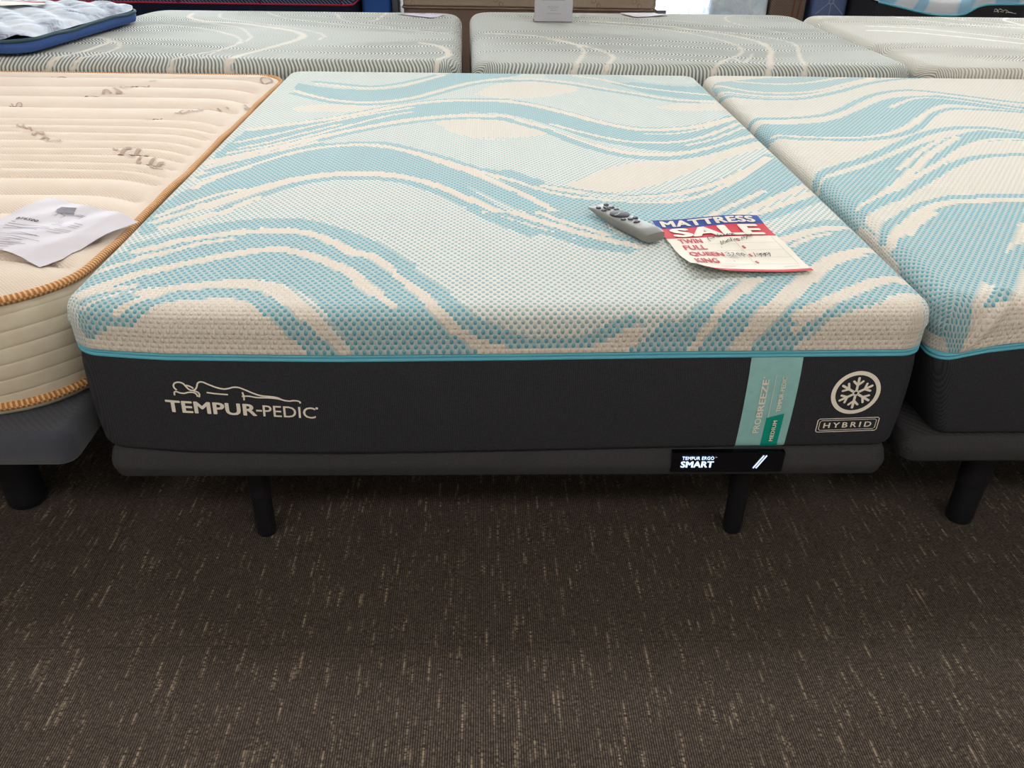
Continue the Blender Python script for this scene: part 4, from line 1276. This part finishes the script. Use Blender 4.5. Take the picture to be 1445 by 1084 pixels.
for g, w, P in CREAM_PRINT:
    pts = spline([tuple(map(float, q.split(','))) for q in P.split()], 14)
    groups.setdefault(g, []).append(line2d(pts, w*0.75, False))
for g, pr in groups.items():
    V, F = join(*[mapped(p, lambda x, y: on_cream(x, y, 0.003)) for p in pr])
    V, F = front_facing(V, F, (0, 0, 1))
    o = obj('woven_print', V, F, M['taupe'], top_panel, smooth=False)
    pass
cream_base = bed_base('bed_base', 'slate blue upholstered base on black legs under the cream quilted mattress', (CXC-0.004, 0.02, 0), 0, CW-0.006, 2.03,
    0.270, 0.345, M['platform_blue'], [(-1.075-CXC, 0.24), (-1.075-CXC-0.8, 0.24), (-1.075-CXC, 1.75), (-1.075-CXC-0.8, 1.75)], 0.042, [0.035, 0.05, 0.05, 0.035], False, 0.022)

# ---- things on the beds -----------------------------------------
# remote control: wedge shell that thins to its head
RLEN, RWID = 0.200, 0.049
rm = thing('remote_control', 'grey remote control with dark round keys lying on the middle mattress', 'remote control',
           (0.3055, 0.302, ZT+0.0065), math.atan2(0.485-0.3125, 0.206-0.3035)-PI/2)
V, F = [], []
sec = 20
for k in range(13):
    t = k/12
    y = t*RLEN
    e = min(1.0, t/0.04, (1-t)/0.03)
    topz = 0.024-0.0005*t*10+(-0.004*(1-min(1, t/0.05))**2)-0.003*max(0, (t-0.95)/0.05)
    botz = 0.0+0.0125*max(0, (t-0.55)/0.45)**1.6+0.002*(1-min(1, t/0.05))
    hwid = RWID/2*(0.93+0.07*min(1, e))
    for j in range(sec):
        a = 2*PI*j/sec
        c, s = math.cos(a), math.sin(a)
        sq = lambda q, p: math.copysign(abs(q)**p, q)
        V.append((hwid*sq(c, 0.32)*(1.0 if s >= 0 else 0.93), y, (topz+botz)/2+(topz-botz)/2*sq(s, 0.35)))
for k in range(12):
    for j in range(sec):
        F.append((k*sec+j, k*sec+(j+1) % sec, (k+1)*sec+(j+1) % sec, (k+1)*sec+j))
F.append(tuple(range(sec))[::-1]); F.append(tuple(range(12*sec, 13*sec)))
obj('shell', V, [tuple(reversed(f)) for f in F], M['remote_grey'], rm, sharp=40)
def rtop(y):
    return 0.024-0.005*y/RLEN
def key(name, x, y, rx, ry, h=0.0022, n=20):
    V, F = [], []
    for rr, zz in ((1.0, -0.001), (1.0, h*0.6), (0.86, h), (0.0, h*0.9)):
        for k in range(n):
            a = 2*PI*k/n
            V.append((x+rx*rr*math.cos(a), y+ry*rr*math.sin(a), rtop(y)+zz))
    for i in range(3):
        for k in range(n):
            F.append((i*n+k, i*n+(k+1) % n, (i+1)*n+(k+1) % n, (i+1)*n+k))
    return obj(name, V, F, M['remote_key'], rm, sharp=50)
for x, y in ((0.0135, 0.183), (0.0135, 0.163), (0.0135, 0.146), (-0.0135, 0.174), (-0.0135, 0.155), (-0.0005, 0.171),
             (-0.0135, 0.088), (0.0, 0.082), (0.0135, 0.083)):
    if y == 0.171:
        key('button', 0.0, 0.163, 0.0045, 0.0125)
    else:
        key('button', x, y, 0.0056, 0.0060)
key('button', 0.0005, 0.062, 0.0085, 0.0042)
pad = key('control_pad', 0.0, 0.118, 0.0205, 0.0215, 0.003, 28)
V, F = line2d([(-0.017, 0.113), (-0.007, 0.115), (0.003, 0.121), (0.012, 0.119), (0.019, 0.124)], 0.0028)
V = [(x, y, rtop(0.118)+0.0034) for x, y in V]
V, F = front_facing(V, F, (0, 0, 1))
obj('pad_groove', V, F, M['remote_grey'], pad, smooth=False)
pin = disc2d(-0.008, 0.188, 0.0024, 12)
V, F = mapped(pin, lambda x, y: (x, y, rtop(y)+0.0006))
obj('indicator', V, F, M['ink_red'], rm, smooth=False)

# sale card
KW, KH = 0.232, 0.284
card = thing('price_card', 'red white and blue sale price card with handwritten prices, beside the remote control', 'price card', (0.348, 0.140, ZT+0.0085), math.radians(5.5))
def cz(x, y):
    z = 0.0035*math.sin(x*22+1)*math.sin(y*17+0.4)+0.002*math.sin(y*40+x*12)*0.5
    d = max(0.0, 1-(x+y*0.8)/0.085)
    z += 0.013*d*d
    z += 0.003*max(0, (y-0.24)/0.04)
    z += 0.006*max(0, 1-y/0.03)*max(0, (0.18-x)/0.18)
    return z
SH = -0.02/0.284
def on_card(x, y, lift=0.0):
    d = max(0.0, 1-(x+y*0.8)/0.085)
    return (x+0.026*(1-y/KH)*0-0.0*y + 0.006*d*d, y+0.006*d*d, cz(x, y)+lift)
nx_, ny_ = 34, 48
V, F = [], []
for lay in (0, -0.0004):
    for j in range(ny_+1):
        for i in range(nx_+1):
            V.append(on_card(KW*i/nx_, KH*j/ny_, lay))
off = (nx_+1)*(ny_+1)
mi = []
for j in range(ny_):
    fr_ = 1-(j+0.5)/ny_
    mt = 1 if fr_ < 0.145 else (2 if fr_ < 0.385 or fr_ > 0.955 else 0)
    for i in range(nx_):
        q = j*(nx_+1)+i
        F.append((q, q+1, q+nx_+2, q+nx_+1)); mi.append(mt)
        F.append((off+q+nx_+1, off+q+nx_+2, off+q+1, off+q)); mi.append(0)
obj('sheet', V, F, None, card, slots=[M['card_white'], M['card_blue'], M['card_red']], midx=mi)
def card_part(name, parts, mat, lift=0.0009, label=None):
    return print_on(name, parts, mat, card, lambda x, y: on_card(x, y, lift), (0, 0, 1), label)
card_part('headline_lettering', [text2d('MATTRESS', 0.013, 0.217, KH*0.872, KH*0.975, bold=0.045, spacing=1.06), text2d('SALE', 0.020, 0.212, KH*0.635, KH*0.838, bold=0.055, spacing=1.05)], M['card_white'], label='white block capitals')
rows = [0.555, 0.435, 0.305, 0.185]
for wd, fr_, x1 in zip(('TWIN', 'FULL', 'QUEEN', 'KING'), rows, (0.068, 0.066, 0.089, 0.066)):
    card_part('size_word', [text2d(wd, 0.020, x1, KH*fr_-0.0115, KH*fr_+0.0125, bold=0.036, spacing=1.04)], M['ink_red'], label='red printed word ' + wd)
    card_part('dollar_sign', [text2d('$', 0.1395, 0.1465, KH*fr_-0.007, KH*fr_+0.007, bold=0.02)], M['ink_red'])
tl = []
for fr_ in (0.495, 0.37, 0.245, 0.125):
    tl.append(line2d([(0.075, KH*fr_), (0.218, KH*fr_)], 0.0008, False))
tl.append(line2d([(0.134, KH*0.12), (0.134, KH*0.6)], 0.0008, False))
tl.append(line2d([(0.218, KH*0.12), (0.218, KH*0.6)], 0.0008, False))
tl.append(text2d('NOW', 0.166, 0.181, KH*0.605, KH*0.622, bold=0.02))
for x0_ in (0.06, 0.185):
    tl.append(line2d([(x0_, KH*0.085), (x0_+0.03, KH*0.087)], 0.0016, False))
card_part('ruled_lines', tl, M['ink_pale'])
hwt = {}
def pen(s, w=0.0015):
    P = [tuple(map(float, q.split(','))) for q in s.split()]
    hwt.setdefault(0 if P[0][1] > 145 and P[0][0] < 150 else ((1 if P[0][0] < 131 else 5) if P[0][1] > 101 else (2 if P[0][0] < 118 or P[0][0] < 130 and P[0][1] > 86 else 3)), []).append(line2d([(x/1000, y/1000) for x, y in P], w, True))
for s in ('83,150 82,163 86,176 93,178 95,170 88,164 85,166', '96,166 97,173 101,174 101,171', '103,172 100,177 105,181 108,176 103,172', '110,188 108,175 114,182 111,174', '115,176 116,182 120,183',
          '121,180 124,185 120,180 124,178 128,184', '128,182 132,188 127,182 133,183 136,188', '136,186 144,187 137,182 146,182',
          '100,132 103,150 106,140 109,152 112,142', '113,147 118,152 114,145 120,148', '124,150 119,153 123,158 127,150 129,166 127,151', '132,152 133,157', '135,154 136,160 138,155 141,160', '143,159 148,160', '150,158 154,168 151,160 156,163', '158,162 159,168', '162,168 158,170 162,175 165,168 160,156', '168,170 171,176 167,170 173,171 180,182',
          '93,93 98,97 101,92 96,88 101,84 95,78 91,81', '102,79 101,76', '105,93 110,95 108,87 104,80 112,80', '114,88 119,95 121,88 115,88 120,78', '123,88 128,95 130,88 124,88 127,77', '96,73 112,72',
          '152,97 150,78', '161,92 156,90 158,84 164,92 161,76', '170,93 165,91 167,85 173,93 170,77', '180,94 174,91 176,85 183,93 179,76', '128,84 133,88', '95,122 96,119', '96,52 97,49'):
    pen(s)
for pr in hwt.values():
    card_part('handwriting', pr, M['ink_black'], 0.0024, 'black pen handwriting')

# leaflet on the cream mattress
def world_cream_z(x, y):
    a, b = to_cream(x, y)
    return cream_top(a, b)
PA = PAPER_CORNERS
def paper_xy(s, t):
    a = [PA[0][i]+(PA[1][i]-PA[0][i])*s for i in (0, 1)]
    b = [PA[3][i]+(PA[2][i]-PA[3][i])*s for i in (0, 1)]
    return a[0]+(b[0]-a[0])*t, a[1]+(b[1]-a[1])*t
def paper_pt(s, t, lift=0.0):
    x, y = paper_xy(s, t)
    z = CZ1+0.034+0.003*math.sin(s*7+1)*math.sin(t*6)+0.0015*math.sin(s*17+t*9)
    ax, ay = to_cream(x, y)
    z = max(z-0.001, 0)
    z += -0.012*max(0, (s-0.82)/0.18)
    return (x, y, max(z, world_cream_z(x, y)+0.0025)+lift)
px, py = paper_xy(0.5, 0.5)
leaf = thing('paper_sheet', 'white printed sheet with a small bed drawing on the cream mattress', 'paper', (0, 0, 0))
V, F = grid(40, 40, lambda s, t: paper_pt(s, t))
V2, F2 = grid(40, 40, lambda s, t: paper_pt(s, t, -0.0004))
V, F = join(front_facing(V, F, (0, 0, 1)), front_facing(V2, F2, (0, 0, -1)))
obj('sheet', V, F, M['paper'], leaf)
def leaf_part(name, parts, mat, label=None, lift=0.0012):
    return print_on(name, parts, mat, leaf, lambda s, t: paper_pt(s, t, lift), (0, 0, 1), label)

# second row, far beds and the rest
def place_grey(name, label, c0, rz, w, l, trails, seed, mat, squeeze=0.0, Rc=0.13, rf=0.05):
    """ridged mattress turned sideways; c0 is the middle of its front edge"""
    t = thing(name, label, 'mattress', (c0[0], c0[1], 0), rz)
    def warp(x, y):
        return x+np.clip(-x/(w/2), 0, 1)*squeeze*y/l, y
    obj('border', *slab(w-0.006, l, Rc*0.8, border_profile(0.33, 0.47, 0.02, 0.004), warp=warp), M['platform_grey'], t, sharp=50)
    wr = Wrap(w, l, 0.622, 0.622-0.465, Rc, rf, warp, 0.004)
    cs, sn_ = math.cos(rz), math.sin(rz)
    loc = []
    for wd, s in trails:
        P = []
        for q in s.split():
            x, y = map(float, q.split(','))
            dx, dy = x-c0[0], y-c0[1]
            P.append('%g,%g' % (dx*cs+dy*sn_, -dx*sn_+dy*cs))
        loc.append(('s', 1.0, wd, ' '.join(P)))
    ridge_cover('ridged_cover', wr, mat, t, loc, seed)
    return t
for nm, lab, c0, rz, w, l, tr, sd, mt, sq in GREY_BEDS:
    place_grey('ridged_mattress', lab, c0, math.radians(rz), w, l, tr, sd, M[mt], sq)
    bed_base('bed_base', 'charcoal base under the ' + nm, (c0[0]+sq/2, c0[1]+0.02, 0), math.radians(rz), w-0.12-sq, l-0.04, 0.22, 0.33, M['platform_grey'],
             [(-w/2+0.25, 0.15), (w/2-0.25, 0.15), (-w/2+0.25, l-0.2), (w/2-0.25, l-0.2)], 0.025)

# leaflet art: bed drawing, heading, text lines
def P2(s):
    return [tuple(map(float, q.split(','))) for q in s.split()]
leaf_part('bed_drawing', [quad2d(P2(LEAFLET_ART['bedpoly']))]+[line2d(P2(s), 0.006, False) for s in LEAFLET_ART['lines']], M['ink_grey'], 'grey drawing of an adjustable bed')
hd = rot2d(text2d('BT6500', 0.15, 0.345, 0.468, 0.504, bold=0.012, spacing=1.08), 0)
V, F = hd
V = [(x, 0.985-y-0.0) for x, y in V]
V = [(x, y+(0.46-0.505)*(x-0.15)/0.195+0.0) for x, y in V]
leaf_part('heading', [(V, F)], M['ink_black'], 'dark printed heading')
leaf_part('text_lines', [line2d(P2(s), 0.006, False) for s in LEAFLET_ART['text']], M['ink_grey'])

# flat sheets on the second row
def sheet(name, label, corners, z, mat, edge=None):
    cx = sum(p[0] for p in corners)/4; cy = sum(p[1] for p in corners)/4
    t = thing(name, label, 'paper', (cx, cy, z))
    def at(s, u, l):
        a = [corners[0][i]+(corners[1][i]-corners[0][i])*s for i in (0, 1)]
        b = [corners[3][i]+(corners[2][i]-corners[3][i])*s for i in (0, 1)]
        return (a[0]+(b[0]-a[0])*u-cx, a[1]+(b[1]-a[1])*u-cy, 0.003+0.004*math.sin(s*5)*math.sin(u*4)+l)
    V, F = grid(10, 10, lambda s, u: at(s, u, 0))
    V2, F2 = grid(10, 10, lambda s, u: at(s, u, -0.0008))
    V, F = join(front_facing(V, F, (0, 0, 1)), front_facing(V2, F2, (0, 0, -1)))
    obj('sheet', V, F, mat, t)
    if edge:
        V, F = grid(10, 1, lambda s, u: at(s, 0.04+u*0.12, 0.0008))
        V, F = front_facing(V, F, (0, 0, 1))
        obj('printed_edge', V, F, edge, t)
    return t
M['lilac'] = plain('lilac_paper', srgb(206, 198, 222), 0.4, 0.4)
sheet('leaflet', 'lilac leaflet lying near the back edge of the grey ridged mattress on the left', [(-0.487, 3.416), (-0.355, 3.456), (-0.231, 3.416), (-0.307, 3.30)], 0.6245, M['lilac'], M['ink_grey'])
sheet('paper_sheet', 'plain white sheet lying right of the sign holder on the grey ridged mattress', [(0.69, 3.555), (0.879, 3.58), (0.951, 3.50), (0.746, 3.409)], 0.6275, M['paper'])
sheet('leaflet', 'cream leaflet with a red edge on the floral blue mattress', [(-2.30, 2.86), (-1.99, 2.85), (-1.96, 2.74), (-2.27, 2.72)], 0.727, M['card_white'], M['card_red'])

# upright acrylic sign holder
SXC, SYC = 0.308, 3.215
sh = thing('sign_holder', 'upright grey sign holder standing on the grey ridged mattress behind the middle bed', 'sign', (SXC, SYC, 0.6262), math.radians(1.5))
obj('stand', *join(box(-0.097, 0.097, 0.0, 0.004, 0.0, 0.27), box(-0.097, 0.097, 0.004, 0.075, 0.0, 0.004)), M['acrylic'], sh, smooth=False)
ins = obj('insert', *box(-0.094, 0.094, -0.0015, -0.0003, 0.003, 0.268), plain('grey_insert', srgb(186, 184, 190), 0.5, 0.3), sh, smooth=False)
sg = [quad2d([(-0.06, 0.098), (0.055, 0.098), (0.055, 0.106), (-0.06, 0.106)]), text2d('noor', -0.029, 0.027, 0.060, 0.074, bold=0.0),
      line2d([(-0.016, 0.054), (0.018, 0.054)], 0.003, False), line2d([(-0.035, 0.039), (0.035, 0.039)], 0.0025, False)]
print_on('faint_lettering', sg, plain('faint_ink', srgb(158, 156, 166), 0.6, 0.2), ins, lambda x, z: (x, -0.0019, z), FRONT)

# floral mattress, upper left
fx0, fl = -1.765, 0.95
fw_ = 1.9
ft = thing('floral_mattress', 'plush pale blue floral mattress with navy side at the far left', 'mattress', (fx0-fw_/2*math.cos(math.radians(7)), 2.115+fw_/2*math.sin(math.radians(7)), 0), math.radians(-7.0))
FLP = [(0.09, 0.632), (0.02, 0.632), (0.004, 0.636), (0.0, 0.646), (-0.003, 0.66), (0.0, 0.672)]
LBV, LBF = slab(fw_-0.52, fl-0.50, 0.06, arc_profile(0.40, 0.631, 0.01, 3, 0.02))
obj('core', [(x, y+0.25, z) for x, y, z in LBV], LBF, M['navy_side'], ft, sharp=50)
obj('side_panel', *slab(fw_, fl, 0.1, FLP), M['navy_side'], ft, sharp=50)
cord('top_cord', fw_, fl, 0.1, 0.677, 0.007, M['green_cord'], ft, wave=0.003)
def plush(a, b):
    x = -fw_/2+0.006+(fw_-0.012)*a; y = 0.006+(fl-0.012)*b
    for cx in (fw_/2-0.1, -fw_/2+0.1):
        for cy in (0.1, fl-0.1):
            dx, dy = x-cx, y-cy
            if dx*cx > 0 and dy*(cy-fl/2) > 0:
                m_ = max(abs(dx), abs(dy)); n_m = min(abs(dx), abs(dy))
                th = n_m/m_*PI/4
                if abs(dy) > abs(dx):
                    th = PI/2-th
                x, y = cx+math.copysign(m_*math.cos(th), dx), cy+math.copysign(m_*math.sin(th), dy)
    e = max(0, min(fw_/2-abs(x), y, fl-y))
    puff = abs(math.sin((x+y)*PI/0.16)*math.sin((x-y)*PI/0.16))**0.5
    return (x, y, 0.678+0.030*(1-math.exp(-e/0.035))+0.016*puff*min(1, e/0.05))
obj('quilted_top', *grid(150, 80, plush), M['floral'], ft)
bed_base('bed_base', 'dark base under the floral mattress at the far left', (fx0-fw_/2*math.cos(math.radians(7)), 2.385+fw_/2*math.sin(math.radians(7)), 0), math.radians(-7.0), fw_-0.56, fl-0.54, 0.22, 0.40, M['midnight'],
         [(-0.7, 0.15), (0.7, 0.15), (-0.7, 0.75), (0.7, 0.75)], 0.03)

# navy mattress with red cords, behind the left second-row bed
nv = thing('striped_mattress', 'navy mattress with red cord piping beyond the grey ridged mattress on the left', 'mattress', (-2.10, 4.40, 0))
NW, NL = 2.48, 1.5
obj('border', *slab(NW, NL, 0.06, arc_profile(0.26, 0.545, 0.004, 5, 0.02)), M['midnight'], nv, sharp=50)
obj('gusset', *slab(NW+0.006, NL+0.004, 0.06, [(0.002, 0.545), (-0.006, 0.60), (-0.004, 0.66), (0.01, 0.71), (0.05, 0.728)]), M['navy_stripe'], nv, sharp=50)
cord('red_cord', NW+0.01, NL, 0.06, 0.545, 0.006, M['red_cord'], nv)
for x in (-2.364, -1.923, -1.421, -0.925):
    V, F, _ = tube([(x+2.10, -0.006, 0.548), (x+2.10, -0.010, 0.61), (x+2.10, -0.004, 0.67), (x+2.10, 0.012, 0.715)], 0.005, 8)
    obj('red_seam', V, F, M['red_cord'], nv)
bed_base('bed_base', 'dark base under the navy mattress with red piping', (-2.10, 4.43, 0), 0, NW-0.06, NL-0.06, 0.12, 0.26, M['midnight'], [(-1.0, 0.2), (1.0, 0.2), (-1.0, 1.2), (1.0, 1.2)], 0.03)

# upright mattresses stored on edge at the back
def upright(name, label, x0, x1, y0, y1, z1, mat, cat='mattress', r=0.03):
    t = thing(name, label, cat, ((x0+x1)/2, y0, 0))
    pr = arc_profile(0.0, z1, 0.05, 5, 0.02)
    obj('body', *slab(x1-x0, y1-y0, min(r, (x1-x0)*0.45), pr), mat, t, sharp=50)
    return t
upright('upright_mattress', 'royal blue mattress standing on edge between the navy and tan mattresses', -0.845, -0.645, 4.72, 6.2, 1.35, M['royal'])
upright('wrapped_board', 'thin grey plastic wrapped board standing against the tan mattress', -0.638, -0.592, 4.66, 5.9, 1.3, M['steel_plastic'], 'board', 0.015)
tn = thing('printed_mattress', 'tan mattress with brown loop print standing behind the sign holder', 'mattress', (0.262, 4.60, 0))
TW = 1.65
obj('body', *slab(TW, 0.30, 0.04, arc_profile(0.52, 1.15, 0.04, 5, 0.015)), M['tan'], tn, sharp=50)
obj('lower_panel', *slab(TW-0.008, 0.295, 0.04, arc_profile(0.0, 0.505, 0.004, 4, 0.02)), M['tan_dark'], tn, sharp=50)
cord('seam_cord', TW, 0.30, 0.04, 0.5125, 0.008, M['tan_dark'], tn)
for cx in (0.05, 0.684, -0.52, 0.95):
    lp = [ring2d(cx-0.262-0.012, 0.568, 0.013, 0.016, 24), ring2d(cx-0.262+0.022, 0.538, 0.012, 0.0145, 24), line2d([(cx-0.262+0.012, 0.532), (cx-0.262+0.014, 0.55), (cx-0.262+0.02, 0.557)], 0.003)]
    V, F = join(*[mapped(p, lambda x, z: (x, -0.0012, z)) for p in lp])
    V, F = front_facing(V, F, FRONT)
    obj('loop_print', V, F, M['brown_line'], tn, smooth=False)
upright('upright_mattress', 'mattress in pale blue plastic film standing on edge by the window', 1.545, 1.955, 5.0, 6.6, 1.5, M['film'], r=0.06)
t = upright('upright_mattress', 'brown herringbone mattress with two rust cords standing on edge', 1.965, 2.215, 5.0, 6.6, 1.5, M['brown_weave'])
for x, dx in ((0.035, 0.02), (0.075, 0.02)):
    V, F, _ = tube([(x-dx, -0.002, 0.03), (x, -0.002, 0.5), (x+dx, -0.002, 1.0), (x+dx*1.5, -0.002, 1.44)], 0.006, 8)
    obj('rust_cord', V, F, M['rust'], t)
t = upright('upright_mattress', 'slate navy mattress with pale starburst stitching standing on edge', 2.262, 2.505, 5.0, 6.6, 1.5, plain('slate_navy', srgb(92, 108, 152), 0.7, 0.3, 0.08, 60))
st_ = []
for cz_ in (0.54, 0.9, 1.25):
    for k in range(6):
        a = PI/6+k*PI/3
        st_.append(line2d([(0.018*math.cos(a), cz_+0.018*math.sin(a)), (0.13*math.cos(a)*0.85, cz_+0.16*math.sin(a))], 0.006, False))
    st_.append(ring2d(0, cz_, 0.012, 0.019, 20))
V, F = join(*[mapped(p, lambda x, z: (x, -0.0015, z)) for p in st_])
V, F = front_facing(V, F, FRONT)
obj('stitching', V, F, plain('pale_stitch', srgb(150, 156, 178), 0.7, 0.3), t, smooth=False)
t = upright('upright_mattress', 'midnight blue mattress standing on edge, rightmost of the upright ones', 2.58, 2.84, 5.64, 7.1, 1.5, M['midnight'])
V, F, _ = tube([(0.02, -0.002, 0.03), (0.02, -0.002, 0.7), (0.02, -0.002, 1.4)], 0.006, 8)
obj('seam_cord', V, F, M['platform_blue'], t)

# flexed mattress on an adjustable base, far right
def wave_stripes():
    n = N('aqua_stripe_knit')
    c = n.coord()
    x, y, z = n.xyz(c)
    f = n.noise(n.scale(c, (1, 1, 1)), 3.0, 1)
    w = n.math('MULTIPLY_ADD', n.math('SINE', n.math('ADD', n.math('MULTIPLY', n.math('ADD', x, n.math('MULTIPLY', z, -0.6)), 24), n.math('MULTIPLY', f, 9))), 0.5, 0.5)
    n.set(color=n.ramp(w, [(0.35, srgb(228, 230, 238)), (0.55, srgb(208, 224, 240)), (0.72, srgb(156, 200, 232)), (0.9, srgb(160, 204, 232))]), rough=0.8, spec=0.3)
    return n.m
M['wave_stripe'] = wave_stripes()
FXs = [2.20, 2.52, 2.67, 2.80, 2.88, 2.96, 3.08, 3.14, 3.18, 3.22, 3.27, 3.35, 3.6, 4.1]
FZs = [0.66, 0.590, 0.561, 0.535, 0.521, 0.512, 0.512, 0.522, 0.548, 0.570, 0.580, 0.583, 0.585, 0.585]
fm = thing('flexed_mattress', 'bent aqua striped mattress with charcoal side on an adjustable bed at the far right', 'mattress', (3.15, 4.60, 0))
def strip(y_of, zlo, zhi, n=90, m=6, dep=0.96):
    V, F = [], []
    xs = np.linspace(2.54, 4.1, n+1)
    sec = [(0.0, zlo)]+[(y_of(k/m), zlo+(zhi-zlo)*k/m) for k in range(1, m)]+[(0.02 if zhi > 0.05 else 0.0, zhi)]
    sec = sec+[(dep-y, z) for y, z in reversed(sec)]
    ns = len(sec)
    for x in xs:
        zc = np.interp(x, FXs, FZs)
        for y, z in sec:
            V.append((x-3.15, y, zc+z))
    for i in range(n):
        for k in range(ns):
            k2 = (k+1) % ns
            F.append((i*ns+k, (i+1)*ns+k, (i+1)*ns+k2, i*ns+k2))
    F.append(tuple(reversed(range(ns)))); F.append(tuple(range(n*ns, (n+1)*ns)))
    return V, F
obj('border', *strip(lambda t: -0.004, -0.19, -0.004), M['charcoal'], fm, sharp=50)
obj('knit_cover', *strip(lambda t: -0.006*math.sin(PI*t), 0.004, 0.10), M['wave_stripe'], fm, sharp=50)
V, F, _ = tube([(x-3.15, -0.003, np.interp(x, FXs, FZs)) for x in np.linspace(2.54, 4.1, 80)], 0.007, 8)
obj('piping_tape', V, F, M['teal_tape'], fm)
fg2 = [(x*0.78+0.165, (z-0.03)*0.95+0.510) for x, z in [(0, 0)]]
lg2 = []
for V, F in fig:
    lg2.append(([(x*0.86+0.16, -0.006, z*0.9+0.500) for x, z in V], F))
w_ = text2d('TEMPUR', 0.162, 0.26, 0.478, 0.497, bold=0.035)
w__ = text2d('-PEDIC', 0.264, 0.345, 0.478, 0.496, bold=0.0)
V, F = join(*(lg2+[mapped(p, lambda x, z: (x, -0.006, z)) for p in (w_, w__)]))
V, F = front_facing(V, F, FRONT)
obj('logo_print', V, F, M['print_white'], fm, smooth=False)
bb = thing('adjustable_bed_base', 'dark base under the bent aqua striped mattress at the far right', 'bed base', (3.15, 4.63, 0))
obj('platform', *box(-0.60, 0.93, 0, 0.9, 0.18, 0.322), M['platform_grey'], bb, smooth=False)
for lx in (-0.5, 0.7):
    for ly in (0.15, 0.8):
        obj('leg', *lathe([(0.03, 0), (0.03, 0.19)], 20, lx, ly), M['leg_black'], bb)
